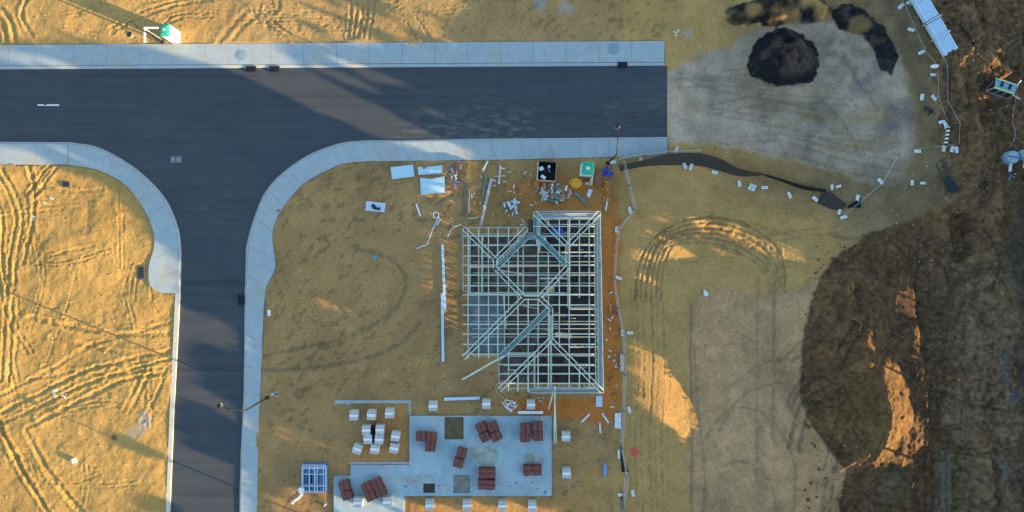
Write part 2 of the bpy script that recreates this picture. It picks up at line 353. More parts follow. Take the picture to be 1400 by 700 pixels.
# excavated bits and pads
def pad(poly, dz, tilt=(0,0)):
    global H
    m = soft(sdf(X, Y, poly), -1.5, 2.5); cx = sum(p[0] for p in poly)/len(poly); cy = sum(p[1] for p in poly)/len(poly)
    H = H*(1-m*.85)+m*.85*(dz+(X-cx)*tilt[0]+(Y-cy)*tilt[1])
pad([(1300,292),(1328,292),(1336,356),(1310,360)], -1.3)
pad([(1292,528),(1318,535),(1312,580),(1286,578),(1282,600),(1280,570)], .25, (.004,0))
pad([(1222,400),(1246,396),(1250,440),(1220,438)], .35); pad([(1205,625),(1235,640),(1228,690),(1190,690),(1194,650)], .1, (.006,.002))
pad([(1330,350),(1365,340),(1372,470),(1290,480),(1290,400)], -.15); pad([(1262,620),(1318,620),(1318,730),(1262,730)], -.5)
for k in range(5): track([(1268+k*10,615),(1269+k*10,730)], 1.6, .06)
track([(1290,430),(1305,390),(1335,370),(1365,368)], 4, .12, 7); track([(1310,440),(1325,405),(1360,395)], 4, .1)
track([(1290,600),(1305,612),(1335,628)], 1.8, -.16)
pad([(1368,226),(1420,222),(1420,430),(1382,420),(1372,300)], -1.0); pad([(1338,118),(1395,96),(1405,135),(1350,150)], -.1)
# black asphalt heaps
def mound(poly, h, wd=14, seed=5):
    global H
    d = sdf(X, Y, poly)+wobf+.8*wob; H = H + soft(d, 0, wd)*h*(1+.9*fbm(X,Y,16,seed,4)); return soft(d, -1.2, 1.2)
B1 = mound([(1022,88),(1028,62),(1045,44),(1072,38),(1098,46),(1118,68),(1122,92),(1112,112),(1085,118),(1045,115),(1028,104)], 1.5, 30)
B2 = mound([(1138,14),(1150,6),(1170,8),(1190,20),(1208,40),(1220,60),(1226,80),(1216,101),(1204,94),(1194,72),(1184,50),(1164,46),(1144,38),(1138,26)], .8, 9)
B3 = mound([(988,14),(1005,6),(1030,2),(1090,-8),(1130,2),(1140,14),(1120,30),(1090,30),(1060,36),(1030,34),(1005,40),(990,30)], .6, 14)
cone(1028,16,26,.9,1); cone(1050,6,22,.8)
# spread of small pimples, footprints; keep paths sunk under the concrete
H += .018*fbm(X,Y,3,81,2)*(1-.7*FS)*(1-.6*FE)
edge = soft(-hard, 0, 7)
Hn = np.clip(H+.03*fbm(X,Y,14,87,3), .04, .155) ; H = np.where(X < 930, Hn*(1-edge)+H*edge, H)
slab_polys = [[(560,568),(754,568),(754,677),(553,677),(553,760),(457,760),(457,650),(480,650),(480,635),(560,635)]]
hs = sdf(X, Y, [(640,318),(818,296),(818,530),(690,530),(640,480)])
sl = np.maximum(sdf(X, Y, slab_polys[0]), hs); H = H*(1-.8*soft(sl,-10,-1)) + .06*.8*soft(sl,-10,-1); 
spill = np.clip(fbm(X,Y,16,89,3)-.12,0,.5)*9
for cx, cy, rx_, ry_ in ((380,288,7,5),(353,600,7,16),(352,628,6,12),(345,560,0.1,.1),(86,66,6,4),(690,216,30,4),(770,216,26,4),(590,219,16,3)):
    spill = np.maximum(spill, 8*(1-np.hypot((X-cx)/rx_, (Y-cy)/ry_))+1.2*wobf)
spill = np.maximum(spill,0)*soft(-sdf(X, Y, road_poly), 12, 19)
rim = soft(hard-spill, -.3, 1.2); H = H*(1-rim)-.15*rim
far = soft(np.maximum(np.abs(WX)-53, np.abs(WY)-27.5), 0, 8); H = H*(1-far)
# albedo
def C(*c): return np.array(c, np.float32)
sandL, sandM, sandS = C(.405,.252,.078), C(.40,.25,.085), C(.36,.215,.085)
n1 = fbm(X,Y,70,101,4)[...,None]; n2 = fbm(X,Y,16,103,4)[...,None]; n3 = fbm(X,Y,4,105,3)[...,None]
def mix(A, B, t): t = t if t.ndim == 3 else t[...,None]; return A*(1-t)+B*t
A = mix(np.broadcast_to(sandM, X.shape+(3,)).astype(np.float32), sandL, leftlot)
A = mix(A, C(.36,.235,.095), north*soft(X-200,0,200))
A = mix(A, sandS, np.clip(site+soft(X-600,0,150)*soft(80-Y,0,20)*.6,0,1))
A = mix(A, C(.43,.26,.088), soft(X-845,0,10)*(1-FE)*(1-FS))
# dark damp speckle on the house block
spots = np.clip(fbm(X+.6*Y,Y,7,111,3)-.26+.35*fbm(X,Y,70,115,2),0,.2)*4*np.clip(site+.7*north*soft(X-560,0,60),0,1); A = mix(A, C(.12,.085,.045), np.clip(spots*.9,0,.5))
A = mix(A, C(.17,.115,.05), np.clip(fbm(X,Y,60,113,4)-.15,0,.4)*1.2*np.clip(site,0,1))
# orange bedding sand round the house and brick yard
og = sdf(X, Y, [(820,250),(845,270),(848,330),(846,560),(828,580),(790,570),(700,566),(690,545),(826,545),(826,290),(700,285),(690,250),(760,240)])+.8*wob
A = mix(A, C(.50,.17,.035), soft(og,-5,4)*.92); 
og2 = sdf(X, Y, [(500,550),(560,552),(560,632),(480,632),(500,600)])+1.5*wob; A = mix(A, C(.46,.21,.06), soft(og2,-12,6)*.5)
og3 = sdf(X, Y, [(555,680),(780,680),(800,640),(830,640),(830,720),(555,720)])+1.5*wob; A = mix(A, C(.42,.22,.07), soft(og3,-8,6)*.5)
og4 = sdf(X, Y, [(640,215),(800,215),(845,240),(848,300),(820,290),(640,300)])+2*wob; A = mix(A, C(.30,.17,.055), soft(og4,-10,8)*.6)
A = mix(A, C(.13,.10,.06), TRK*site*.55); A = mix(A, C(.17,.12,.06), TRK*soft(X-845,0,20)*.6)
# pale limestone base at the road end
grey = C(.355,.275,.195); A = mix(A, grey*(1+.25*n1+.2*n2), FE*np.clip(.95-.35*np.clip(fbm(X,Y,30,121,3),0,1),0,1))
A = mix(A, C(.12,.118,.118), FE*np.clip(fbm(X,Y,38,123,4)-.10,0,.5)*1.6*soft(X-1080,0,30)); A = mix(A, C(.16,.13,.09), FE*soft(7-np.abs(Y-112-4*np.sin(X/40.)),0,8)*soft(1120-X,0,60)*.55)
A = mix(A, C(.24,.175,.085), FE*np.clip(fbm((X)*.3,Y,20,125,3)-.1,0,.5)*1.6)
A = mix(A, C(.41,.248,.118)*(1+.10*n1+.12*n2+.10*n3), FS)
A = mix(A, C(.12,.095,.06), TRK*np.clip(FS+FE,0,1)*.62)
A = mix(A, C(.17,.135,.085), soft(X-1120,0,60)*soft(Y-190,0,60)*soft(330-Y,-40,30)*.6)
tw = sdf(X, Y, [(1180,-40),(1262,-40),(1275,120),(1290,200),(1320,300),(1260,320),(1215,300),(1250,200),(1245,100)])+wob; A = mix(A, C(.16,.115,.055), soft(tw,-15,15)*.75)
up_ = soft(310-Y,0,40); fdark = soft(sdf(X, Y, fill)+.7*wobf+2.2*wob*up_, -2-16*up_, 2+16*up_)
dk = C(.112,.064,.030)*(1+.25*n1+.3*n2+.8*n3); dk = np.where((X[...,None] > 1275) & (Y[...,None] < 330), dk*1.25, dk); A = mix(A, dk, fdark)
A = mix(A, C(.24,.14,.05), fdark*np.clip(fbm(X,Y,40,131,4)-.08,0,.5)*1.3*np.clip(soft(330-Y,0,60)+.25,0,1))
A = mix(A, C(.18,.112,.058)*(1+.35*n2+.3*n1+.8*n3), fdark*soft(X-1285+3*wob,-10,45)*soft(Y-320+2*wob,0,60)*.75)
A = mix(A, C(.19,.16,.11), fdark*soft(14-np.abs(X-1295),0,12)*soft(Y-612,0,12)*.6)
for q_ in ([(1205,625),(1235,640),(1228,690),(1190,690),(1194,650)],[(1326,640),(1346,640),(1346,730),(1324,730)],[(1292,528),(1318,535),(1312,580),(1286,578)]): A = mix(A, C(.20,.15,.085)*(1+.3*n3), soft(sdf(X,Y,q_)+1.2*wobf,-2,3)*.3)
A = mix(A, C(.045,.030,.018), TRK*fdark*.55); A = mix(A, C(.24,.17,.09), fdark*soft(np.abs(fbm(X,Y,20,181,3))*-1+.03,0,.02)*.4*soft(X-1240,0,40))
coarse = soft(72-np.hypot(X-1190,(Y-556)*.82)+2*wob,0,45); A = mix(A, C(.13,.078,.03)*(1+.6*n3), coarse*.8)
vs = soft(10-np.abs(X-1378-8*fbm(Y*0+3,Y,60,141,2)),0,12)*soft(Y-190,0,80); A = mix(A, C(.20,.20,.20), vs*.5*np.clip(.5+2*fbm(X,Y,24,143,3),0,1)*soft(Y-430,0,60))
A = mix(A, C(.13,.085,.03), vs*.6*soft(440-Y,0,60))
A = mix(A, C(.035,.033,.03), soft(X-1384+2*wob,0,22)*soft(Y-225,0,40)*.5)
black = C(.013,.014,.016)*(1+.6*n3); 
A = mix(A, black, np.clip(B1+B2+B3*np.clip(.95+1.5*fbm(X,Y,24,151,3),0,1),0,1))
A = mix(A, C(.07,.052,.040)*(1+.5*n3), soft(30-np.hypot(X-1085,Y-84)+wob,0,14)*.85); A = mix(A, C(.10,.08,.06), np.clip(B1+B2+B3,0,1)*np.clip(fbm(X,Y,10,155,3)-.12,0,.3)*1.4); A = mix(A, C(.30,.19,.08), soft(14-np.hypot((X-1172)*.7,Y-36),0,6)*.6); A = mix(A, C(.36,.22,.08), soft(13-np.hypot(X-1024,Y-18),0,8)*.7)  # starts with a painted lighter sun side that gives the big heap volume
wash = sdf(X, Y, [(1120,60),(1150,45),(1195,80),(1215,120),(1190,130),(1130,120)])+wob; A = mix(A, C(.06,.07,.085), soft(wash,-10,12)*.6*np.clip(.5+2*fbm(X,Y,18,153,3),0,1))
# grey cement spills
for cx, cy, r in ((183,592,16),(200,575,14),(738,4,12),(775,10,13),(86,540,6),(600,275,0),(940,46,6)):
    if r: A = mix(A, C(.28,.30,.30), soft(r-np.hypot(X-cx,Y-cy)+1.8*wob,0,r)*.6)
A = mix(A, C(.05,.05,.05), soft(6-np.hypot(X-157,Y-598),0,4)*.8)  # round end of a cast shadow, painted dark into the soil
dm = soft(X-930,0,220)*soft(310-Y,0,60)*(1-FE)*(1-fdark)*(1-np.clip(B1+B2+B3,0,1)); A = mix(A, C(.17,.118,.062)*(1+.4*n2), dm*.8); A = mix(A, C(.16,.11,.06), soft(4-np.abs(X-946-wob*.8),0,4)*soft(Y-405,0,20)*.6)  # the wobbly dark line paints the bank's shading into the soil
A = mix(A, C(.115,.074,.036), soft(3-np.abs(X-1300-.22*(Y-50)-wob),0,3)*soft(300-Y,0,60)*.5)
A = A*(1+.16*n1*(1-fdark[...,None])+.18*n2+.10*n3)
A = np.clip(A, .004, .8)
def grid_mesh(name, H, A, m):
    ny, nx = H.shape; me = bpy.data.meshes.new(name)
    co = np.stack([WX, WY, H], -1).reshape(-1, 3).astype(np.float32)
    me.vertices.add(nx*ny); me.vertices.foreach_set('co', co.ravel())
    i = np.arange(nx*ny).reshape(ny, nx); q = np.stack([i[:-1,:-1], i[:-1,1:], i[1:,1:], i[1:,:-1]], -1).reshape(-1, 4)
    me.loops.add(q.size); me.loops.foreach_set('vertex_index', q.ravel().astype(np.int32))
    me.polygons.add(len(q)); me.polygons.foreach_set('loop_start', (np.arange(len(q))*4).astype(np.int32))
    me.polygons.foreach_set('use_smooth', np.ones(len(q), bool)); me.update(calc_edges=True)
    a = me.color_attributes.new('Soil', 'FLOAT_COLOR', 'POINT')
    a.data.foreach_set('color', np.concatenate([A.reshape(-1,3), np.ones((nx*ny,1), np.float32)], 1).astype(np.float32).ravel())
    me.materials.append(m); o = bpy.data.objects.new(name, me); COL.objects.link(o); return o
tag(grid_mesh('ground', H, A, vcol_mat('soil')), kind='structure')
def gz(px, py):
    i = int(np.clip(np.searchsorted(gx, (px-700)/14), 0, len(gx)-1)); j = int(np.clip(np.searchsorted(gy, (350-py)/14), 0, len(gy)-1))
    return float(H[j, i])
# ------------------------------------------------------------------ road
def road_mat():
    m = bpy.data.materials.new('asphalt'); m.use_nodes = True; nt = m.node_tree; N = nt.nodes; L = nt.links; b = N['Principled BSDF']
    b.inputs['Roughness'].default_value = .82; b.inputs['Specular IOR Level'].default_value = .25
    tc = N.new('ShaderNodeTexCoord')
    def noise(sc, sx=1, sy=1, det=5, off=0):
        mp = N.new('ShaderNodeMapping'); mp.inputs['Scale'].default_value = (sx, sy, 1); mp.inputs['Location'].default_value = (off, off, 0)
        L.new(tc.outputs['Object'], mp.inputs['Vector']); n = N.new('ShaderNodeTexNoise'); n.inputs['Scale'].default_value = sc; n.inputs['Detail'].default_value = det
        n.inputs['Roughness'].default_value = .6; L.new(mp.outputs['Vector'], n.inputs['Vector']); return n.outputs['Fac']
    def rng(v, a, b_, c, d):
        r = N.new('ShaderNodeMapRange'); r.inputs[1].default_value = a; r.inputs[2].default_value = b_; r.inputs[3].default_value = c; r.inputs[4].default_value = d; L.new(v, r.inputs[0]); return r.outputs[0]
    def mixc(f, A_, B_):
        x = N.new('ShaderNodeMix'); x.data_type = 'RGBA'; L.new(f, x.inputs[0])
        for k, v in ((6, A_), (7, B_)):
            if isinstance(v, tuple): x.inputs[k].default_value = v+(1,)
            else: L.new(v, x.inputs[k])
        return x.outputs[2]
    c = mixc(rng(noise(.35), .35, .7, 0, 1), (.038,.051,.064), (.050,.062,.073))
    c = mixc(rng(noise(.5, .12, 3.0, 4, 5), .45, .75, 0, .55), c, (.085,.088,.092))
    c = mixc(rng(noise(.3, .05, 1.6, 3, 9), .58, .68, 0, .6), c, (.026,.030,.036))
    c = mixc(rng(noise(14, 1, 1, 3), .3, .8, 0, .35), c, (.10,.10,.10))
    def at_spot(px, py, r, f, col, c, sx=1):
        p = at(px, py); d = N.new('ShaderNodeVectorMath'); d.operation = 'SUBTRACT'; d.inputs[1].default_value = p; L.new(tc.outputs['Object'], d.inputs[0])
        sc = N.new('ShaderNodeVectorMath'); sc.operation = 'MULTIPLY'; sc.inputs[1].default_value = (sx, 1, 0); L.new(d.outputs[0], sc.inputs[0])
        l = N.new('ShaderNodeVectorMath'); l.operation = 'LENGTH'; L.new(sc.outputs[0], l.inputs[0])
        a = rng(l.outputs['Value'], r, 0, 0, 1); n = rng(noise(1.3, .6, 1.8, 12, px*.1), .48, .76, 0, f*.75)
        mu = N.new('ShaderNodeMath'); mu.operation = 'MULTIPLY'; L.new(a, mu.inputs[0]); L.new(n, mu.inputs[1]); return mixc(mu.outputs[0], c, col)
    c = at_spot(680, 178, 4.2, 1, (.30,.27,.20), c, .6); c = at_spot(600, 182, 3.5, .8, (.26,.24,.19), c, .6)
    c = at_spot(838, 150, 1.2, 1, (.20,.20,.18), c); c = at_spot(300, 290, 4.5, .5, (.20,.19,.17), c, 1.2); c = at_spot(860, 170, 5, .5, (.16,.16,.15), c, .5)
    c = at_spot(900, 130, 3.2, .6, (.22,.21,.18), c, 1)
    L.new(c, b.inputs['Base Color'])
    bp = N.new('ShaderNodeBump'); bp.inputs['Strength'].default_value = .25; bp.inputs['Distance'].default_value = .01
    L.new(noise(40, 1, 1, 2), bp.inputs['Height']); L.new(bp.outputs['Normal'], b.inputs['Normal']); return m
bm = bmesh.new(); vs_ = [bm.verts.new(at(p[0], p[1], 0)) for p in road_poly]; f = bm.faces.new(vs_); bmesh.ops.triangulate(bm, faces=[f])
bmesh.ops.recalc_face_normals(bm, faces=bm.faces)
me = bpy.data.meshes.new('road'); bm.to_mesh(me); bm.free()
if me.polygons[0].normal.z < 0: me.flip_normals()
me.materials.append(road_mat()); o = bpy.data.objects.new('road', me); COL.objects.link(o); tag(o, kind='structure')
# footpaths: panels with open joints between, a kerb strip along the road side
def resample(L, n):
    P = [Vector((a, b, 0)) for a, b in L]; d = [0]
    for a, b in zip(P[:-1], P[1:]): d.append(d[-1]+(b-a).length)
    out = []
    for k in range(n+1):
        t = d[-1]*k/n; i = 0
        while i < len(d)-2 and d[i+1] < t: i += 1
        out.append(P[i].lerp(P[i+1], (t-d[i])/(d[i+1]-d[i]+1e-9)))
    return out
def path(outer, inner, n, kw=.11, sub=4, ends=False):
    mb = MB(); kb = MB(); jb = MB()
    O = resample(outer, n*sub); I = resample(inner, n*sub)
    W = lambda p, z: tuple(at(p.x, p.y, 0).xy)+(z,)
    K = [o_.lerp(i_, kw) for o_, i_ in zip(O, I)]
    for k in range(n):
        for s_ in range(sub):
            a = k*sub+s_; g0 = .007 if s_ == 0 else 0; g1 = .007 if s_ == sub-1 else 0
            q = [K[a].lerp(K[a+1], g0*sub*.5), K[a+1].lerp(K[a], g1*sub*.5), I[a+1].lerp(I[a], g1*sub*.5), I[a].lerp(I[a+1], g0*sub*.5)]
            b = len(mb.v)
            for p in q: mb.v.append(W(p, -.14))
            for p in q: mb.v.append(W(p, .13))
            mb.f += [[b+4,b+5,b+6,b+7],[b,b+1,b+5,b+4],[b+2,b+3,b+7,b+6]]
            if s_ == 0: mb.f.append([b+3,b,b+4,b+7])
            if s_ == sub-1: mb.f.append([b+1,b+2,b+6,b+5])
    for a in range(n*sub):
        b = len(kb.v)
        for p, z in ((O[a],-.1),(O[a+1],-.1),(O[a+1].lerp(K[a+1],.25),.06),(O[a].lerp(K[a],.25),.06),(K[a+1].lerp(O[a+1],.12),.115),(K[a].lerp(O[a],.12),.115),(K[a+1].lerp(O[a+1],.12),-.1),(K[a].lerp(O[a],.12),-.1)):
            kb.v.append(W(p, z))
        kb.f += [[b,b+1,b+2,b+3],[b+3,b+2,b+4,b+5],[b+5,b+4,b+6,b+7]]
    tag(mb.build('footpath', M_path), kind='structure'); tag(kb.build('kerb', M_path), kind='structure')
path([(-300,96.5),(0,95.5),(908,90.5)], [(-300,64),(0,62),(908,56.5)], 27, .16)
path([(-300,193.5),(0,193.5),(94.5,194)], [(-300,226),(0,225.5),(93.5,225)], 9, .09)
path(smooth_line(NW_OUT), smooth_line(NW_IN), 9, .09)
path(smooth_line(SE_OUT), smooth_line(SE_IN), 27, .10)
kb = MB(); a0 = [(240.5,401),(233,560),(227.5,700),(225,780)]; a1 = [(247,401),(238.5,560),(233,700),(230.5,780)]
for i in range(3):
    q = [at(*a0[i]), at(*a1[i]), at(*a1[i+1]), at(*a0[i+1])]; kb.prism([(p.x, p.y) for p in q], -.1, .12)
M_cream = mat('cream_kerb', (.52,.50,.44), .85, .12, 3, .2); tag(kb.build('kerb', M_cream), kind='structure')
# ------------------------------------------------------------------ small fixed things in the paving
def disc_thing(name, label, cat, px, py, z, r, m, inner=None, group=None):
    e = empty(name, at(px, py, z), label, cat, group)
    MB().disc((0,0,0), r, .012).build('rim', m, e)
    mb = MB(); mb.disc((0,0,.013), r*.68, .008)
    for k in range(-3, 4): mb.box((0, k*r*.18, .026), (r*1.0, r*.05, .008))
    mb.build('lid', inner or m, e); return e
M_mhr = mat('lid_rim', (.20,.30,.37), .8, .15, 6)
disc_thing('manhole_cover', 'round grey manhole cover in the north footpath above the two drain slots', 'manhole cover', 330, 75.5, .135, .52, M_mhr, M_mh, 'manhole covers in the north footpath')
disc_thing('manhole_cover', 'round grey manhole cover near the east end of the north footpath', 'manhole cover', 839, 67, .135, .55, M_mhr, M_mh, 'manhole covers in the north footpath')
def drain(px, py, rz, label):
    e = empty('kerb_drain', at(px, py, 0), label, 'drain', 'drain slots in the kerb', rz)
    MB().box((0,0,.06), (.92,.46,.16)).build('grate', M_black, e)
    mb = MB()
    for k in range(-4, 5): mb.box((k*.1, 0, .15), (.025, .40, .03))
    mb.box((0,.27,.10),(1.05,.06,.18)); mb.build('grate_frame', M_rubber, e); return e
drain(344, 95.5, 0, 'left one of the two black drain slots in the north kerb')
drain(376, 95.5, 0, 'right one of the two black drain slots in the north kerb')
drain(851, 89.5, 0, 'lone black drain slot in the north kerb near the road end')
drain(331, 410, R(90), 'black drain slot in the side street kerb above the street lamp')
def pit(px, py, sx, sy, label):
    e = empty('service_pit', at(px, py, gz(px,py)), label, 'service pit', 'service pits in the sand of the west lot')
    MB().box((0,0,.04), (sx, sy, .16)).build('surround', mat('pit_grey',(.10,.11,.12),.8,.3,5), e)
    mb = MB()
    for k in (-1, 1): mb.box((0 if sx<sy else k*sx*.21, k*sy*.21 if sx<sy else 0, .13), (sx*.84 if sx<sy else sx*.38, sy*.38 if sx<sy else sy*.8, .03))
    mb.build('lid', M_rubber, e)
pit(91.5, 252.5, .75, .5, 'small dark service pit lid in the sand below the west footpath')
pit(194, 373, .62, 1.35, 'long dark service pit lid in sand beside the rounded path end')
e = empty('road_counter', at(240.5, 218, .005), 'small pale square survey marks painted on the junction asphalt', 'road marking')
for k in (-1, 1):
    mb = MB(); mb.box((k*.28,0,.002), (.5,.62,.006)); mb.build('painted_square', mat('worn_paint',(.15,.19,.21),.8,.3,8), e)
    MB().box((k*.28,0,.008), (.25,.3,.004)).build('painted_number', mat('worn_paint_light',(.24,.28,.30),.8,.3,8), e)
e = empty('line_marking', at(66, 143.7, .005), 'short white painted dash on the dark road at left', 'road marking')
mb = MB(); mb.box((-.75,0.01,.002),(.6,.13,.006)); mb.box((.45,0,.002),(1.2,.14,.006)); mb.box((-.28,-.04,.002),(.4,.06,.006)); mb.build('painted_dash', M_white, e)
# ------------------------------------------------------------------ street lamps
def lamp(base, top, head, label, bend=None, hp=5.6, hh_=6.6):
    bz = gz(*base); b = at(*base, bz); h = at(*head, hh_)
    e = empty('street_lamp', b, label, 'street lamp', 'street lamps'); L = lambda p: p-b
    t = Vector((b.x, b.y, hp))
    mb = MB().tube([(0,0,-.2),(0,0,hp/2),(0,0,hp-b.z)], .10, 10, .06); mb.disc((0,0,0), .18, .08); mb.build('pole', M_black, e, smooth=False)
    P = [L(t)]
    if bend: P += [L(at(q[0], q[1], q[2])) for q in bend]
    else: P += [L(t.lerp(h,.15)+Vector((0,0,.45))), L(t.lerp(h,.5)+Vector((0,0,.55)))]
    P.append(L(h)); MB().tube(P, .06, 8, .04).build('arm', M_black, e)
    hd = MB().blob(L(h)+Vector((0,0,.02)), .25, .25, .1, .02, 14, 5); hd.build('lamp_head', M_black, e, smooth=True)
    MB().disc(L(h)+Vector((0,0,-.16)), .22, .05).build('lamp_glass', M_glassw, e); return e
lamp((366,543.5), (0,0), (300,555), 'black street lamp leaning over the side street beside the shaded lot')
lamp((831,223), (0,0), (844.5,173), 'black street lamp at the north fence corner, head over the road')
lamp((222,57.5), (0,0), (177,47), 'black swan neck street lamp beside the white portable toilet', bend=[(181.5,28.5,5.4),(175,30,5.9),(172.5,37,6.0),(173,44,5.8)], hp=4.6, hh_=5.6)
lamp((565,765), (0,0), (535,800), 'black street lamp south of the brick yard, outside the slab')
# marker stub beside lamp
e = empty('service_stub', at(378.5,539,gz(378,539)), 'small grey capped service stub in sand beside the street lamp', 'pipe stub')
MB().blob((0,0,.03), .3,.26,.1,.25).build('mound', mat('cement_grey',(.30,.32,.34)), e); MB().disc((.12,.05,.08), .07,.3,10).build('cap', M_black, e); MB().box((-.4,0,.08),(.16,.14,.12)).build('marker', M_white, e)
# name sign
b = at(219.5,52.5,.1); e = empty('street_sign', b, 'white L shaped street name blades on a post by the footpath', 'street sign')
c = at(197.5,38,2.9)-b; MB().tube([(0,0,-.1),(0,0,2.9)], .035, 8).build('post', M_lsteel, e)
c = Vector((0,0,2.95)); c0 = at(197.5,38,2.95)-b
MB().bar((0,0,2.93), c0, .05,.05).build('bracket', M_lsteel, e)
MB().box(c0+Vector((.62,.0,0)), (1.3,.13,.14)).build('name_blade', M_white, e); MB().box(c0+Vector((0.02,-.68,-.01)), (.13,1.3,.14)).build('name_blade', M_white, e)
# ------------------------------------------------------------------ portable toilets
def toilet(base_c, sx, sy, rz, h, label, top_m, vent=True):
    e = empty('portable_toilet', at(*base_c, .08), label, 'portable toilet', 'portable toilets', rz)
    MB().box((0,0,h/2+.05), (sx, sy, h-.1)).build('cabin', M_white, e, .02)
    MB().box((0,0,.04), (sx+.08, sy+.08, .1)).build('skid', mat('grey_plastic',(.3,.32,.33)), e)
    mb = MB(); b = 0; z0 = h; z1 = h+.16; a = .04
    mb.v = [(-sx/2-a,-sy/2-a,z0),(sx/2+a,-sy/2-a,z0),(sx/2+a,sy/2+a,z0),(-sx/2-a,sy/2+a,z0),(-sx*.28,-sy*.28,z1),(sx*.28,-sy*.28,z1),(sx*.28,sy*.28,z1),(-sx*.28,sy*.28,z1),(-sx/2-a,-sy/2-a,z0-.08),(sx/2+a,-sy/2-a,z0-.08),(sx/2+a,sy/2+a,z0-.08),(-sx/2-a,sy/2+a,z0-.08)]
    mb.f = [[0,1,5,4],[1,2,6,5],[2,3,7,6],[3,0,4,7],[4,5,6,7],[8,9,1,0],[9,10,2,1],[10,11,3,2],[11,8,0,3]]
    rf = mb.build('roof', top_m, e); MB().tube([(-sx*.3,sy*.32,h),(-sx*.3,sy*.32,h+.3)], .05, 8).build('vent_pipe', M_black, e)
    MB().box((0,0,z1+.012),(sx*.3,sy*.26,.02)).build('skylight', mat('skylight',(.45,.62,.55),.4), e)
    d = MB().box((sx/2+.012,0,h*.48), (.03, sy*.7, h*.82)).build('door', M_white, e, .005); MB().box((sx/2+.04,sy*.22,h*.48),(.03,.05,.14)).build('handle', M_black, d)
    return e
toilet((241.5,51.5), .78, 1.12, 0, 2.25, 'white portable toilet with green roof beside the north footpath', M_green)
toilet((800.5,234), 1.1, 1.15, R(-6), 2.2, 'green roofed portable toilet by the north fence, near the skip', M_green)
# ------------------------------------------------------------------ slabs
def ring_prism(mb, poly, z0, z1): mb.prism([tuple(at(*p).xy) for p in poly], z0, z1)
e = empty('concrete_slab', at(655,622,0), 'large pale blue grey house slab with a tall notch, loaded with brick packs', 'house slab')
o0 = e.location
def slab_part(name, polys, z0, z1, m):
    mb = MB()
    for p in polys: mb.prism([(at(*q).x-o0.x, at(*q).y-o0.y) for q in p], z0, z1)
    return mb.build(name, m, e)
# the openings in the slab are real gaps: the slab is laid out as abutting rectangles round them
xs = [457,480,553,560,579,595,608,620,634,643,754]; ys = [568,569.5,600,635,648,650,660,673,677,760]
def cell_in(x, y):
    ins = inside(np.array([x],np.float32), np.array([y],np.float32), slab_polys[0])[0]
    for (a,b_,c,d) in ((608,569.5,634,600),(620,648,643,673),(579,660,595,673)):
        if a < x < c and b_ < y < d: return False
    return ins
bm = bmesh.new(); VV = {}
def gv(x, y):
    if (x,y) not in VV: p = at(x,y); VV[(x,y)] = bm.verts.new((p.x-o0.x, p.y-o0.y, .22))
    return VV[(x,y)]
for i in range(len(xs)-1):
    for j in range(len(ys)-1):
        if cell_in((xs[i]+xs[i+1])/2, (ys[j]+ys[j+1])/2): bm.faces.new([gv(xs[i],ys[j]), gv(xs[i],ys[j+1]), gv(xs[i+1],ys[j+1]), gv(xs[i+1],ys[j])])
r_ = bmesh.ops.extrude_face_region(bm, geom=bm.faces[:]); bmesh.ops.translate(bm, vec=(0,0,-.3), verts=[v for v in r_['geom'] if isinstance(v, bmesh.types.BMVert)])
bmesh.ops.recalc_face_normals(bm, faces=bm.faces); me = bpy.data.meshes.new('slab'); bm.to_mesh(me); bm.free(); me.materials.append(M_slab)
so = bpy.data.objects.new('slab', me); COL.objects.link(so); so.parent = e
M_pgrey = mat('grey_bedding',(.21,.215,.18),.95,.35,3,.4); M_pdark = mat('dark_bedding',(.055,.052,.042),.95,.4,3,.4)
slab_part('infill_patch', [[(620,648),(643,648),(643,673),(620,673)]], .0, .17, M_pgrey)
slab_part('infill_patch', [[(579,660),(595,660),(595,673),(579,673)]], .0, .15, M_pdark); slab_part('infill_patch', [[(608,569.5),(634,569.5),(634,600),(608,600)]], .0, .14, mat('brown_bedding',(.13,.10,.05),.95,.4,3,.4))
M_film = mat('sand_film',(.31,.36,.31),.95,.35,1.5); M_film2 = mat('sand_film_pale',(.34,.40,.38),.95,.35,1.5)
def film(poly, m, z): 
    P = smooth_line(poly+[poly[0]], 5)[:-1]; P = [(x+random.uniform(-.8,.8), y+random.uniform(-.8,.8)) for x, y in P]; return slab_part('sand_dusting', [P], .221, z, m)
film([(640,612),(660,608),(680,614),(682,628),(668,640),(655,632),(645,622)], M_film, .2255); film([(716,622),(730,618),(742,625),(740,636),(722,636)], M_film, .2265)
film([(553,651),(575,648),(592,650),(592,658),(570,658),(553,664)], M_film2, .2275); film([(598,664),(608,661),(617,666),(612,672),(600,671)], M_film2, .2255)
for k, (a, b_) in enumerate(((555,664),(600,663),(697,664),(706,659),(727,659),(735,667),(720,650),(745,672))):
    MB().blob((at(a,b_).x-o0.x, at(a,b_).y-o0.y, .225), random.uniform(.08,.18),random.uniform(.06,.14),.008,.45).build('dirt_mark', M_pgrey, e)
# shallow strip footings round the brick yard
e = empty('footing_strip', at(512,590,0), 'thin pale concrete footing strip framing the white block yard', 'concrete footing'); o0 = e.location
slab_part('strip', [[(457,547),(562,547),(562,567),(559,567),(559,551),(479,551),(479,553),(474,553),(474,551),(457,552)]], .0, .135, M_slab)
slab_part('strip', [[(478,631),(560,631),(560,634.5),(480,634.5)]], .0, .13, M_kerb)
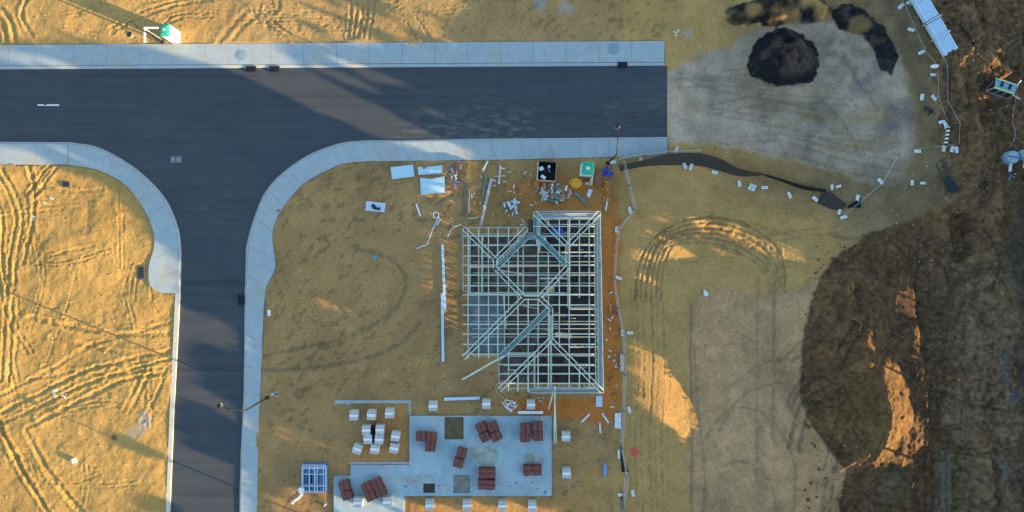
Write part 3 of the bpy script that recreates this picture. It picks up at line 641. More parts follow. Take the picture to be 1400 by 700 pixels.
# ------------------------------------------------------------------ brick and block packs
def brick_pack():
    e = empty('brick_pack', (0,0,0), 'x', 'brick pack'); mb = MB(); rb = random.Random(3)
    for i in range(4):
        for j in range(8):
            for k in range(5):
                if 0 < i < 3 and 0 < j < 7 and k < 4: continue
                mb.box(((i-1.5)*.25+rb.uniform(-.008,.008), (j-3.5)*.112, .12+k*.14+rb.uniform(-.004,.004)), (.215,.082,.13))
    mb.build('bricks', M_brick, e)
    MB().box((0,0,.37),(.96,.86,.66)).build('core', M_brickd, e)
    for x in (-.25,.25): MB().box((x,0,.752),(.02,.92,.006)).box((x,.453,.4),(.02,.006,.7)).box((x,-.453,.4),(.02,.006,.7)).build('strap', M_blockd, e)
    for x in (-.35,0,.35): MB().box((x,0,.03),(.1,.86,.06)).build('bearer', M_timber2, e)
    return e
def block_pack():
    e = empty('block_pack', (0,0,0), 'x', 'block pack'); mb = MB(); rb = random.Random(4)
    for i in range(3):
        for j in range(7):
            for k in range(5): 
                if i == 1 and 0 < j < 6 and k < 4: continue
                mb.box(((i-1)*.262+rb.uniform(-.006,.006), (j-3)*.127, .13+k*.17), (.25,.112,.16))
    mb.build('blocks', M_block, e); MB().box((0,0,.44),(.76,.85,.8)).build('core', M_blockd, e)
    MB().box((0,0,.905),(.80,.25,.006)).build('wrap', M_wrap, e)
    for x in (-.3,0,.3): MB().box((x,0,.025),(.1,.86,.05)).build('bearer', M_timber2, e)
    return e
bp = brick_pack(); kp = block_pack(); first = {'b': True, 'k': True}
def place(proto, key, px, py, rz, z, label, group, hz=.75, sc=(1,1,1)):
    o = proto if first[key] else copy_tree(proto); first[key] = False
    o.location = at(px, py, z+hz); o.location.z = z; o.rotation_euler.z = R(rz); o.scale = sc; o['label'] = label; o['group'] = group
G = 'packs of red bricks on the slab'
for px, py, rz, lb in (
 (575.3,597.5,0,'left red brick pack of the L of three beside the slab notch'),(589.5,598.6,0,'upper right red brick pack of the L of three beside the slab notch'),(588,611.6,-4,'lowest red brick pack of the L of three beside the slab notch'),
 (657.8,585,28,'upper left pack of the tilted four red brick packs at the slab top'),(673.6,584.3,24,'upper right pack of the tilted four red brick packs at the slab top'),(663,598,28,'lower left pack of the tilted four red brick packs at the slab top'),(678.3,597.3,24,'lower right pack of the tilted four red brick packs at the slab top'),
 (718.4,586,4,'red brick pack with a white strap, at the slab upper right'),(735,583.6,0,'topmost dark red brick pack at the slab upper right corner'),(718,598.8,2,'red brick pack just below the one with a white strap'),(735.6,597,0,'lower right red brick pack at the slab upper right corner'),
 (631.2,619.8,-14,'upper pack of the lone tilted pair of red brick packs mid slab'),(626.7,633.5,-14,'lower pack of the lone tilted pair of red brick packs mid slab'),
 (660.2,647.7,90,'upper left pack of the upright block of four red brick packs'),(671.2,647.7,90,'upper right pack of the upright block of four red brick packs'),(659.5,662.7,90,'lower left pack of the upright block of four red brick packs'),(670.8,663.4,90,'lower right pack of the upright block of four red brick packs'),
 (721.4,643.6,90,'left pack of the small red brick pair near the slab right edge'),(734.6,643.6,90,'right pack of the small red brick pair near the slab right edge'),
 (470.3,664.5,18,'upper pack of the leftmost pair of red brick packs'),(473.8,677.7,18,'lower pack of the leftmost pair of red brick packs'),
 (501.4,667.3,24,'upper left pack of the large red brick stack at bottom left'),(514.4,661.8,24,'upper right pack of the large red brick stack at bottom left'),(506.5,679,24,'lower left pack of the large red brick stack at bottom left'),(520,673,24,'lower right pack of the large red brick stack at bottom left')):
    place(bp, 'b', px, py, rz, .222, lb, G, .75, (.98,.98,1))
G = 'packs of pale grey blocks'
for px, py, rz, z, lb in (
 (483.3,568.5,-2,.1,'left pale block pack in the top row of the yard'),(507.3,568,-3,.1,'middle pale block pack in the top row of the yard'),(532,565.7,0,.1,'right pale block pack in the top row of the yard'),
 (500.5,588.5,0,.1,'upper left pale block pack of the tight group of four'),(519,588,0,.1,'upper right pale block pack of the tight group of four, beside dark wrap'),(502.6,600.8,0,.1,'lower left pale block pack of the tight group of four'),(518,601.3,-3,.1,'lower right pale block pack of the tight group of four'),
 (540.3,597,-8,.1,'tilted pale block pack right of the tight group of four'),(488,614.5,-20,.1,'most tilted pale block pack in the bottom row of the yard'),(512,614.5,-8,.1,'middle pale block pack in the bottom row of the yard'),(538.4,613.5,-10,.1,'right pale block pack in the bottom row of the yard'),
 (489,688,0,.222,'pale block pack on the slab below the leftmost brick pair'),(529.2,687,0,.222,'pale block pack on the slab below the large brick stack'),
 (591.8,555.7,-2,.1,'pale block pack above the slab, left of the long white strip'),(664.9,552.7,-2,.1,'pale block pack above the slab, right of the long white strip'),(726,553.6,0,.1,'pale block pack between the slab and the house frame'),
 (774,597.5,0,.1,'upper grey block pack standing right of the slab'),(775,647.7,0,.1,'lower grey block pack standing right of the slab'),
 (587,691.7,0,.1,'first pale block pack from the left in the row below the slab'),(638.2,691.7,0,.1,'second pale block pack from the left in the row below the slab'),(686.8,692.4,0,.1,'third pale block pack from the left in the row below the slab'),(727.8,693.4,0,.1,'fourth pale block pack from the left in the row below the slab')):
    place(kp, 'k', px, py, rz, z, lb, G, .9)
e = empty('plastic_wrap', at(510.5,588,.1), 'black plastic wrap stuffed between the tight group of four pale packs', 'plastic wrap')
MB().box((0,0,.4),(.16,.9,.8)).build('sheet', M_clothb, e); MB().box((.3,.42,.4),(.5,.08,.84)).build('sheet_fold', M_clothb, e)
# ------------------------------------------------------------------ stack of blue steel frames
b = at(431,651.5,.1); e = empty('frame_stack', b, 'stack of blue and white steel frames on the sand, left of the slab', 'steel frames')
rr = random.Random(5)
for k in range(4):
    z = .15+k*.24; dx = rr.uniform(-.12,.12); dy = rr.uniform(-.12,.12); w, h = 2.35-.1*(k%2), 2.6-.15*(k%3); mb = MB()
    for s_ in (-1,1): mb.bar((dx-w/2,dy+s_*h/2,z),(dx+w/2,dy+s_*h/2,z),.07,.07).bar((dx+s_*w/2,dy-h/2,z),(dx+s_*w/2,dy+h/2,z),.07,.07)
    for q in sorted(rr.uniform(-.45,.45) for _ in range(4)): mb.bar((dx+q*w,dy-h/2,z+.05),(dx+q*w,dy+h/2,z+.05),.06,.05)
    for q in sorted(rr.uniform(-.45,.45) for _ in range(4)): mb.bar((dx-w/2,dy+q*h,z+.1),(dx+w/2,dy+q*h,z+.1),.06,.05)
    mb.build('steel_frame', M_lsteel if k in (1,3) else M_blue, e)
mb = MB(); [mb.bar((-1.0+i*.22,-1.1,.3),(-1.0+i*.22,1.1,.3),.1,.1) for i in (1,2,4,5,7,8)]; mb.build('steel_posts', M_blue, e)
MB().box((0,0,.06),(2.5,2.6,.1)).build('base_sheet', mat('navy_sheet',(.05,.09,.20),.7,.4,4), e)
MB().blob((-1.15,-1.1,.75),.28,.35,.2,.3).build('white_bag', M_white, e)
# ------------------------------------------------------------------ the house frame
EZ = 2.55; PITCH = .414/14*.97
def hipf(x, y, x0, x1, y0, y1): return min(x-x0, x1-x, y-y0, y1-y)
def RH(x, y):
    h = hipf(x, y, 633, 823.5, 324, 490.5)
    if y <= 407: h = max(h, hipf(x,y,633,721,311,1e4), hipf(x,y,730,820.5,289.5,1e4))
    else: h = max(h, hipf(x,y,682,825,-1e4,535.5))
    if y > 398 and x < 634: h = min(h, x-632)
    return h
def rp(x, y, dz=0): z = EZ+max(RH(x, y),0)*PITCH+dz; return at(x, y, z)
hb = at(730,420,0); hb = Vector((hb.x, hb.y, 0))
house = empty('house_frame', hb, 'unroofed timber house frame with hip trusses and battens on its slab', 'house under construction')
class HB(MB):
    def b(s, a, c, w, h): return s.bar(a-hb, c-hb, w, h)
def outline_line(horizontal, c, lo, hi):
    pts = []; t = lo
    while t <= hi:
        x, y = (t, c) if horizontal else (c, t); pts.append((t, RH(x, y))); t += 1.0
    segs = []; cur = []
    for t, h in pts:
        if h >= 0: cur.append((t, h))
        elif cur: segs.append(cur); cur = []
    if cur: segs.append(cur)
    out = []
    for s_ in segs:
        if len(s_) < 4: continue
        keep = [s_[0]]
        for i in range(1, len(s_)-1):
            if abs((s_[i+1][1]-s_[i][1])-(s_[i][1]-s_[i-1][1])) > .2: keep.append(s_[i])
        keep.append(s_[-1]); out.append(keep)
    return out
rr = random.Random(9)
# rafters (run east to west) and battens (north to south); each row one part
y = 296.0
while y < 534:
    mb = HB(); ok = False
    for s_ in outline_line(True, y, 625, 812 if y > 297 else 700):
        for (t0, h0), (t1, h1) in zip(s_[:-1], s_[1:]):
            if t1-t0 < 2: continue
            mb.b(rp(t0, y, .0), rp(t1, y, .0), .09, .10); ok = True
    if ok: mb.build('rafter', M_timber, house)
    y += 13.6+rr.uniform(-1.2,1.2)
x = 640.0
while x < 822:
    mb = HB(); ok = False
    for s_ in outline_line(False, x, 298 if x > 725 else 284, 530 if x > 724 else 540) if x < 813 else []:
        for (t0, h0), (t1, h1) in zip(s_[:-1], s_[1:]):
            if t1-t0 < 2 or rr.random() < .08: continue
            mb.b(rp(x, t0, .085), rp(x, t1, .085), .09, .05); ok = True
    if ok: mb.build('batten', M_timber, house)
    x += 13.8+rr.uniform(-1.2,1.2)
# bottom chords at ceiling level
y = 292.0
while y < 534:
    mb = HB()
    for s_ in outline_line(True, y, 640, 820):
        a, c = s_[0][0], s_[-1][0]
        if rr.random() < .85: mb.b(at(a+6,y,EZ-.05), at(c-6,y,EZ-.05), .05, .10)
    if mb.v: mb.build('ceiling_joist', M_timber, house)
    y += 13+rr.uniform(-3,3)
# truss webs
for k in range(60):
    x = rr.uniform(650,810); y = rr.uniform(305,520)
    if RH(x,y) > 25: HB().b(at(x,y,EZ), rp(x+rr.uniform(-12,12), y, -.05), .045,.09).build('truss_web', M_timber2, house)
def double(a, c, name='hip_beam', off=2.6, m=None, w=.085):
    d = Vector((c[0]-a[0], c[1]-a[1])); d.normalize(); n = Vector((-d.y, d.x))*off; mb = HB()
    for s_ in (-1,1): mb.b(rp(a[0],a[1],.12)+Vector((n.x/14,-n.y/14,0))*s_, rp(c[0],c[1],.12)+Vector((n.x/14,-n.y/14,0))*s_, w, .12)
    mb.build(name, m or M_timber, house)
for a, c in (((634,312),(677,355)),((720,312),(677,355)),((731,291),(776,336)),((819.5,291),(776,336)),((678,367),(716,406)),((777,364),(738,406)),((634,489),(715,408)),((823,535),(753,464)),((683,533),(753,464)),((738,407),(752,421))): double(a, c)
for a, c in (((677,355),(677,367)),((776,336),(776,364)),((716,407),(738,407)),((753,421),(753,464))): double(a, c, 'ridge_beam', 2.2)
def valley(a, c):
    d = Vector((c[0]-a[0], c[1]-a[1])).normalized(); n = Vector((-d.y, d.x)); A0 = rp(*a,.13)-hb; C0 = rp(*c,.13)-hb
    p = MB().bar(A0, C0, .42, .03).build('valley_board', M_valley, house)
    for s_ in (-1,1): 
        o_ = Vector((n.x,-n.y,0))*.23*s_; MB().bar(A0+o_+Vector((0,0,.02)), C0+o_+Vector((0,0,.02)), .06,.08).build('valley_trim', M_timber, p)
valley((721,323),(679,366)); valley((731,319),(776,363)); valley((682,490),(751,422))
# fascia and eaves
fas = [((633,311),(721,311)),((721,311),(721,318.5)),((721,318.5),(730,318.5)),((730,318.5),(730,289)),((730,289),(820.5,289)),((820.5,289),(825,537)),((825,537),(724,537)),((724,537),(724,531)),((724,531),(682,531)),((682,531),(682,492)),((633,311),(633,398)),((633,398),(642,398))]
for a, c in fas: HB().b(at(*a,EZ-.03), at(*c,EZ-.03), .06, .2).build('fascia', M_fascia, house)
def eave(poly, z=EZ-.16):
    mb = MB(); P = [at(*p, z)-hb for p in poly]; mb.prism([(p.x,p.y) for p in P], z-.02, z); mb.build('eave_lining', M_eave, house)
eave([(814.5,291),(819,291),(823.5,535),(818,535)]); eave([(732,291),(811,291),(811,298),(732,298)]); eave([(732,299),(738,299),(738,318),(732,318)]); eave([(725,530),(815,530),(815,535),(725,535)]); eave([(722,320),(732,320),(734,328),(719,328)])
# floor, patio, walls
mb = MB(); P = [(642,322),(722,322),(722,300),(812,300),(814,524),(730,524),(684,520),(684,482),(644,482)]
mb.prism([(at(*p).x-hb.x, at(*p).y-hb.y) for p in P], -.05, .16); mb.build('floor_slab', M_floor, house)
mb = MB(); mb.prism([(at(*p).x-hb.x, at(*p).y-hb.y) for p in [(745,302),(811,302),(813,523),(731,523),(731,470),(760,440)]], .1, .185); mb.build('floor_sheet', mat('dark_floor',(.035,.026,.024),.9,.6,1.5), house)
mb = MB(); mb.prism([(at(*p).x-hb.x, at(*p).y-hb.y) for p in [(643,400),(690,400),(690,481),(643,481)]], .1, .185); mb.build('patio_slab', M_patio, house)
def wall(a, c, name='wall_frame'):
    mb = HB(); A0 = at(a[0],a[1],0); C0 = at(c[0],c[1],0); L = (C0-A0).length; n = max(1,int(L/.6)); up = Vector((0,0,1))
    mb.b(A0+up*.21, C0+up*.21, .09,.05); mb.b(A0+up*2.42, C0+up*2.42, .09,.08)
    for i in range(n+1):
        p = A0.lerp(C0, i/n); mb.box((p.x-hb.x, p.y-hb.y, 1.3), (.045,.09,2.2) if abs(C0.x-A0.x)>abs(C0.y-A0.y) else (.09,.045,2.2))
    mb.build(name, M_timber, house)
for a, c in (((643,323),(715,323)),((643,323),(643,400)),((643,400),(690,400)),((737,300),(812,300)),((812,300),(814,524)),((737,300),(737,345)),((814,524),(730,524)),((730,524),(730,480)),((690,400),(690,482)),((690,482),(730,482)),
             ((776,300),(776,420)),((737,345),(812,345)),((715,323),(715,400)),((690,400),(776,400)),((776,420),(812,420)),((752,430),(752,524)),((776,470),(812,470)),((737,380),(776,380)),((660,323),(660,400))): wall(a, c)
# bits on the floor seen through the trusses
for px, py, sx, sy, m in ((762,318,1.1,.9,M_tarp),(700,372,2.2,.12,M_timber2),(690,425,.15,3.2,M_timber2),(770,458,1.6,.5,M_tan),(752,395,.8,.6,M_tan),(795,380,.7,1.6,M_cloth),(765,430,1.2,.4,M_brown),(740,330,1.0,.6,M_white),(726,420,1.4,.08,M_timber2),(800,500,1.0,1.2,M_dark),(700,505,.9,.1,M_timber2)):
    p = at(px,py)-hb; MB().box((p.x,p.y,.26),(sx,sy,.14), rr.uniform(-.2,.2)).build('floor_material', m, house)
HB().b(at(640,365,EZ+1.0), at(772,363,EZ+1.4), .16,.05).build('walk_plank', M_tan, house)
# temporary brace out of the lower left corner, and posts propped at the bottom edge
a = rp(748,422,.3); HB().b(rp(690,486,.25), at(632,519,.15), .16,.05).build('brace', M_timber, house)
e = empty('timber_prop', at(758,560,.1), 'long green treated timbers propped from the slab corner to the house', 'timber prop'); p0 = e.location
for a, c in (((757.5,606,.15),(759,528,2.6)),((760.5,606,.15),(758,528,2.6)),((750,560,.15),(758,530,2.5))): MB().bar(at(*a)-p0, at(*c)-p0, .11,.07).build('length_of_timber', M_timber, e)
# ------------------------------------------------------------------ loose things (one mesh each, or with parts)
def sheet(name, label, cat, poly, z, th, m, group=None, zg=None):
    c = (sum(p[0] for p in poly)/len(poly), sum(p[1] for p in poly)/len(poly)); g = (gz(*c) if zg is None else zg)+z
    b = at(*c, g); mb = MB(); mb.prism([(at(*p).x-b.x, at(*p).y-b.y) for p in poly], 0, th); o = mb.build(name, m); o.location = b; return tag(o, label, cat, group)
def stick(name, label, cat, a, c, w, h, m, z=.04, group=None, zc=None):
    A0 = at(*a, gz(*a)+z); C0 = at(*c, (gz(*c)+z) if zc is None else zc); o = MB().bar(Vector((0,0,h/2)), C0-A0+Vector((0,0,h/2)), w, h).build(name, m); o.location = A0; return tag(o, label, cat, group)
sheet('board_sheet','tilted pale blue board sheet, leftmost of three by the footpath','board',[(534.5,229),(565,225.5),(567,241.5),(536.5,245.5)],.06,.12,M_board,'pale blue board sheets by the footpath')
sheet('board_sheet','narrow pale blue board sheet with a notched edge by the footpath','board',[(571.5,229),(578,228.5),(580,232),(584,228.5),(605,226.5),(605.5,237),(572.5,239.5)],.06,.10,M_board,'pale blue board sheets by the footpath')
sheet('board_sheet','largest pale blue board stack, curled, under the notched sheet','board',[(575,243.5),(590,245),(608,241.5),(608.5,264.5),(590,264.5),(576,267)],.06,.16,M_board,'pale blue board sheets by the footpath')
sheet('board_sheet','small pale sheet with dark scuffs lying alone on the shaded lot','board',[(501.5,275),(528,278),(526,290.5),(500,288)],.05,.05,M_lsteel)
sheet('cloth_scrap','dark crumpled scrap on the small lone pale sheet','scrap',[(508,281),(512,279),(517,285),(521,283),(520,288),(511,286)],.16,.04,M_rubber)
stick('plank','short white plank lying in sand below the board sheets','plank',(569,278.5),(575,296),.16,.06,M_white)
stick('plank','long pinkish plank leaning towards the upper left house wing','plank',(672,244),(657,309),.26,.06,mat('pink_board',(.45,.38,.40)),.08,zc=.9)
stick('plank','brown plank lying upright beside the litter heap','plank',(637,250),(634,296),.26,.06,mat('brown_grey',(.20,.15,.11)),.05)
stick('plank','thin green timber right of the brown plank','plank',(642,259),(641,292),.09,.06,M_timber,.05)
stick('plank','upper green timber offcut beside the pinkish plank','plank',(664,238),(660,276),.22,.07,M_valley,.05)
stick('plank','green timber standing beyond the end of the pinkish plank','plank',(684,226),(682,252),.16,.07,M_timber,.05)
stick('plank','pale thin crosswise stick at the pinkish plank end','plank',(675,241),(692,240.5),.09,.06,M_timber2,.06)
stick('plank','pale offcut by the footpath above the pinkish plank','plank',(660,234),(667,220),.16,.06,M_white,.05)
stick('plank','green timber under the upper left house corner','plank',(640,299),(655,297),.1,.06,M_timber,.05)
stick('steel_beam','upper of the two long pale blue lengths left of the house','steel length',(605,334),(608.5,424),.24,.14,M_pipe,.05)
stick('steel_beam','lower of the two long pale blue lengths left of the house','steel length',(604.5,401),(606,494),.24,.14,M_pipe,.05)
stick('steel_beam','flat pale blue strip lying above the slab between block packs','steel length',(607,545.5),(656,544),.28,.1,M_pipe,.05)
o = stick('steel_beam','white beam lying on the top edge of the slab','steel length',(708,563.5),(742.5,563.5),.26,.16,M_white,.12)
stick('board_offcut','blue grey board end sticking out under the lower right eave','board',(819,541),(819,556),.62,.06,M_lsteel,.06)
stick('plank','blue plank lying upright in sand right of the slab','plank',(827,633),(827,650),.3,.12,M_blue,.05)
for a, c, lb in (((795,577),(806,566),'left pale offcut in the scatter below the house corner'),((820,578),(821,592),'lower pale offcut in the scatter below the house corner'),((823,565),(832,578),'right pale offcut in the scatter below the house corner'),((690,555),(700,563),'pale offcut above the slab by the tangled straps')):
    stick('offcut', lb, 'offcut', a, c, .18,.06, M_foot, .05)
# plastic strips
def strip(label, pts, w, m=M_wrap, name='plastic_strip', cat='plastic strip'):
    P = smooth_line(pts, 6); b = at(*P[0], 0); mb = MB()
    for i in range(len(P)-1):
        A0 = at(*P[i], gz(*P[i])+.07+.02*(i%2))-b; C0 = at(*P[i+1], gz(*P[i+1])+.07+.02*((i+1)%2))-b; mb.bar(A0, C0, w*(1+.4*math.sin(i*1.7)), .03)
    o = mb.build(name, m); o.location = b; return tag(o, label, cat)
strip('long crumpled white plastic strip trailing over the shaded lot', [(570,340),(578,336),(584,334),(590,318),(597,302),(600,293),(594,290),(593,297),(602,299),(597,308)], .09)
strip('curled white plastic strip near the upper left house corner', [(612,324),(617,314),(624,309),(631,307)], .08)
strip('white tangled strap heap above the slab', [(686,549),(692,556),(700,548),(704,556),(694,552),(706,551),(690,547),(699,560),(709,553)], .08)
strip('thin cream cord looping from the house to the tangled straps', [(679,524),(678,533),(683,540),(690,545)], .05, M_tan, 'cord', 'cord')
strip('pale plastic strip at the bottom left beside the frame stack', [(399,689),(404,684),(409,681),(414,675)], .2)
def crumple(name, label, cat, px, py, r, n, m, h=.2):
    b = at(px, py, gz(px,py)); mb = MB()
    for k in range(n):
        a = rr.uniform(0,6.28); q = rr.uniform(0,r); Mx = Matrix.Rotation(rr.uniform(0,3.1),3,'Z')@Matrix.Rotation(rr.uniform(-.5,.5),3,'X')
        mb.box((q*math.cos(a), q*math.sin(a), .06+rr.uniform(0,h)), (rr.uniform(.2,.6)*r, rr.uniform(.15,.4)*r, .02), M=Mx)
    o = mb.build(name, m); o.location = b; return tag(o, label, cat)
crumple('plastic_bundle','crumpled pale blue plastic bundle above the house frame','plastic bundle',700,282,.8,16,M_pipe)
crumple('plastic_bundle','small grey crumple at the notch above the house frame','plastic bundle',715,304,.32,8,M_foot)
crumple('cyan_bag','bright cyan bag alone in the middle of the shaded lot','bag',514,352,.38,10,M_cyan,.3)
crumple('plastic_bundle','white crumpled plastic in the ruts of the west lot','plastic bundle',88,541,.3,7,M_white)
crumple('plastic_bundle','pale wind torn plastic left of the white crumple in the ruts','plastic bundle',76,536,.5,6,M_foot)
crumple('white_bag','pink and white bag lying beyond the brick yard corner','bag',740,548,.45,7,mat('pale_pink',(.5,.42,.38)))
crumple('white_bag','white crumpled bag by the end of the footpath','bag',925,45,.4,9,M_foot)
sheet('paper_sheet','white sheet lying on the west lot near the curved footpath','paper',[(40.5,295.5),(49.5,295),(50.5,301),(41,302)],.06,.03,M_white)
sheet('white_box','small bright white box on the sunny west lot','box',[(99.5,627),(104,625.5),(107,631),(102,633)],.05,.22,M_white)
sheet('white_box','white block beside the side street footpath','box',[(366.5,423.5),(370.5,423.5),(371,431.5),(367,431.5)],.05,.12,M_white)
sheet('white_box','white scrap below the steel frame stack','box',[(443,691),(446,687.5),(447.5,689),(444.5,692)],.05,.1,M_white)
sheet('panel','white T shaped cap standing on the bank edge right of the ruts','panel',[(961,396),(964.5,397),(968,401),(966,405),(962,403.5),(962,399.5)],.1,.3,M_foot)
stick('offcut','long white splinter on the west lot below the footpath','offcut',(59,276),(64,278.5),.1,.05,M_white,.05)
stick('offcut','short white splinter on the west lot above the other one','offcut',(68,270),(73,272),.1,.05,M_white,.05)
for k in range(7):
    pass
# skip bin
b = at(747,236,.1); e = empty('skip_bin', b, 'black waste cage full of rubbish at the top of the house lot', 'skip bin', rz=R(-4))
W2, D2, HH = 1.75, 1.75, 1.0
MB().box((0,0,.08),(W2,D2,.1)).build('floor', M_black, e)
for s_, c_, sz, m in ((0,(0,D2/2,.55),(W2,.05,HH),M_black),(1,(W2/2,0,.55),(.05,D2,HH),mat('grey_ply',(.28,.26,.22))),(2,(-W2/2,0,.55),(.05,D2,HH),M_foot),(3,(0,-D2/2,.55),(W2,.05,HH),M_tan)): MB().box(c_, sz).build('side_panel', m, e)
for k in range(26):
    Mx = Matrix.Rotation(rr.uniform(0,3),3,'Z')@Matrix.Rotation(rr.uniform(-.6,.6),3,'X')
    if k % 13 == 0: pass
mb = MB(); [mb.box((rr.uniform(-.6,.6),rr.uniform(-.6,.6),.25+rr.uniform(0,.5)),(rr.uniform(.2,.7),rr.uniform(.2,.5),rr.uniform(.05,.3)),rr.uniform(0,3)) for k in range(26)]; mb.build('rubbish', M_clothb, e)
mb = MB(); [mb.box((x_,y_,.85),(sx_,sy_,.06),r_2) for x_,y_,sx_,sy_,r_2 in ((-.55,.25,.42,.35,.5),(-.3,-.55,.5,.3,-.5),(.2,.5,.2,.25,.2))]; mb.build('white_boards', M_foot, e)
mb = MB(); [mb.box((x_,y_,.8),(.2,.25,.1),.3) for x_,y_ in ((.1,.35),(.25,.1))]; mb.build('purple_bags', mat('purple',(.12,.08,.30)), e)
o = MB().box((0,0,.3),(.5,.62,.5)).build('orange_box', mat('rust_orange',(.42,.16,.05),.8,.3,6)); o.location = at(733,253,.1); tag(o,'rust orange box just below the waste cage','box')
o = MB().blob((0,0,.2),.62,.52,.5,.18,12,7).build('sand_bag', M_yellow); o.location = at(787,250.5,.05); tag(o,'bright yellow sand heap bag between the skip and green toilet','sand bag')
b = at(814,245,.1); e = empty('board_stack', b, 'brown packs of boards with a cream panel leaning by the green toilet','board stack', rz=R(-8))
MB().box((.15,0,.35),(.62,1.35,.6)).build('brown_pack', M_brown, e, .02); MB().box((-.42,.05,.5),(.26,1.5,.9)).build('cream_panel', M_tan, e)
MB().box((-.75,-.55,.15),(.3,.2,.2)).build('white_block', M_white, e); MB().box((-.65,.25,.4),(.6,.3,.06),.4).build('white_flap', M_white, e)
crumple('blue_tarp','bright blue tarpaulin beside the brown board stack','tarp',829,235,.6,18,M_tarp,.25)
stick('offcut','left pale offcut under the brown board stack','offcut',(803,268),(806,259),.2,.06,M_foot,.05); stick('offcut','right pale blue offcut under the brown board stack','offcut',(805,270),(809,259),.2,.06,M_pipe,.05)
stick('plank','long dark green timber from the rubbish heap towards the house','plank',(785,262),(803,281),.22,.08,M_valley,.05)
stick('offcut','grey crumpled strip standing by the orange rubble','offcut',(831,270),(828,288),.14,.06,M_foot,.05)
def rubble(name, label, cx, cy, rx, ry, n, ms, smin, smax, h=.15):
    for gi, m in enumerate(ms):
        mb = MB(); b = at(cx, cy, 0)
        for k in range(n//len(ms)):
            a = rr.uniform(0,6.28); q = math.sqrt(rr.random()); px = cx+rx*q*math.cos(a); py = cy+ry*q*math.sin(a); p = at(px,py,gz(px,py)+.04+rr.uniform(0,h))-b
            Mx = Matrix.Rotation(rr.uniform(0,3.1),3,'Z')@Matrix.Rotation(rr.uniform(-.5,.5),3,'X'); mb.box(p,(rr.uniform(smin,smax),rr.uniform(smin*.3,smax*.3),.05),M=Mx)
        o = mb.build(name, m); o.location = b; tag(o, label+(' '+m.name.replace('_',' ')), 'rubbish heap', kind='stuff')
rubble('rubbish','mixed building offcuts heaped below the waste cage,',758,264,22,13,130,[M_timber,M_valley,M_foot,M_brown,M_orange],.15,.7)
rubble('rubbish','scattered litter right of the board sheets,',624,240,10,22,70,[M_white,M_lsteel,M_brown,M_red,M_tan,M_tarp],.1,.4)
rubble('rubble','loose orange brick rubble strewn down the fence side,',829,262,6,14,90,[M_orange,M_yellow],.1,.3)
rubble('rubbish','thin scatter of offcuts on the house lot,',700,262,60,35,70,[M_timber,M_foot,M_brown],.08,.5,.02)
rubble('rubbish','thin scatter of offcuts along the house east side,',838,470,9,90,60,[M_foot,M_orange,M_brown],.08,.5,.02)
rubble('rubbish','thin scatter of white litter on the west lot,',120,480,110,200,40,[M_white],.04,.13,.01)
rubble('rubbish','pale litter over the shaded lot,',520,400,150,140,50,[M_white],.04,.14,.01)
rubble('rubbish','pale litter over the east earthworks,',1280,200,90,190,50,[M_foot],.04,.18,.01)
# clods of earth
def clods(name, label, regs, m, smin, smax):
    mb = MB(); 
    for x0,y0,x1,y1,n in regs:
        for k in range(n):
            px, py = rr.uniform(x0,x1), rr.uniform(y0,y1)
            j = int(np.clip(np.searchsorted(gy,(350-py)/14),0,len(gy)-1)); i = int(np.clip(np.searchsorted(gx,(px-700)/14),0,len(gx)-1))
            if hard[j,i] > -3: continue
            s_ = rr.uniform(smin,smax)*rr.random()**1.5+smin*.4; p = at(px,py,gz(px,py)); mb.box((p.x,p.y,p.z+s_*.2),(s_,s_*rr.uniform(.5,1),s_*.7),M=Matrix.Rotation(rr.uniform(0,3),3,'Z')@Matrix.Rotation(rr.uniform(-.6,.6),3,'X'))
    tag(mb.build(name, m), label, 'clods', kind='stuff')
clods('sand_clods','small yellow sand clods over the sunny lots',[(0,230,240,700,700),(0,0,640,60,300),(860,290,1050,400,60)],mat('clod_sand',(.46,.28,.09),.95,.2,8),.04,.12)
clods('earth_clods','dark brown earth clods over the dug ground at right',[(1100,320,1390,700,900),(1290,0,1400,320,500)],mat('clod_dark',(.10,.065,.035),.95,.4,8),.08,.3)
# ------------------------------------------------------------------ fences
def wire_fence(name, label, pts, h=1.8, step=32, cloth=None, group=None, m=M_mesh, lean=(0,0), cord=False):
    b = at(*pts[0], 0); e = empty(name, b, label, 'fence', group)
    P = pts
    for (a, c) in zip(P[:-1], P[1:]):
        L = math.hypot(c[0]-a[0], c[1]-a[1]); n = max(1, round(L/step))
        for k in range(n):
            p = (a[0]+(c[0]-a[0])*k/n, a[1]+(c[1]-a[1])*k/n); q = (a[0]+(c[0]-a[0])*(k+1)/n, a[1]+(c[1]-a[1])*(k+1)/n)
            A0 = at(*p); C0 = at(*q); g0, g1 = gz(*p), gz(*q); A0.z = g0; C0.z = g1; A0 -= b; C0 -= b; ln = Vector((lean[0],lean[1],h))
            if cord:
                MB().bar(A0, A0+ln, .03,.03).bar(A0+ln, C0+ln, .022,.022).build('rail', m, e); continue
            mb = MB().bar(A0, A0+ln, .05,.05).bar(C0, C0+ln, .05,.05).bar(A0+ln, C0+ln, .045,.045).bar(A0+ln*.08, C0+ln*.08, .04,.04)
            nn = max(2,int((C0-A0).length/.3))
            for i in range(1,nn): mb.bar(A0.lerp(C0,i/nn)+ln*.08, A0.lerp(C0,i/nn)+ln, .012,.012)
            for i in range(1,6): mb.bar(A0+ln*i/6, C0+ln*i/6, .012,.012)
            mb.build('mesh_panel', m, e)
    return e
wire_fence('site_fence','temporary wire fence zigzagging down the right of the house lot',[(850,223),(866,287),(844,314),(840,345),(838,382),(843,420),(851,455),(852,510),(851,560),(848,610),(855,648),(849,690),(850,720)], 1.5, 34)
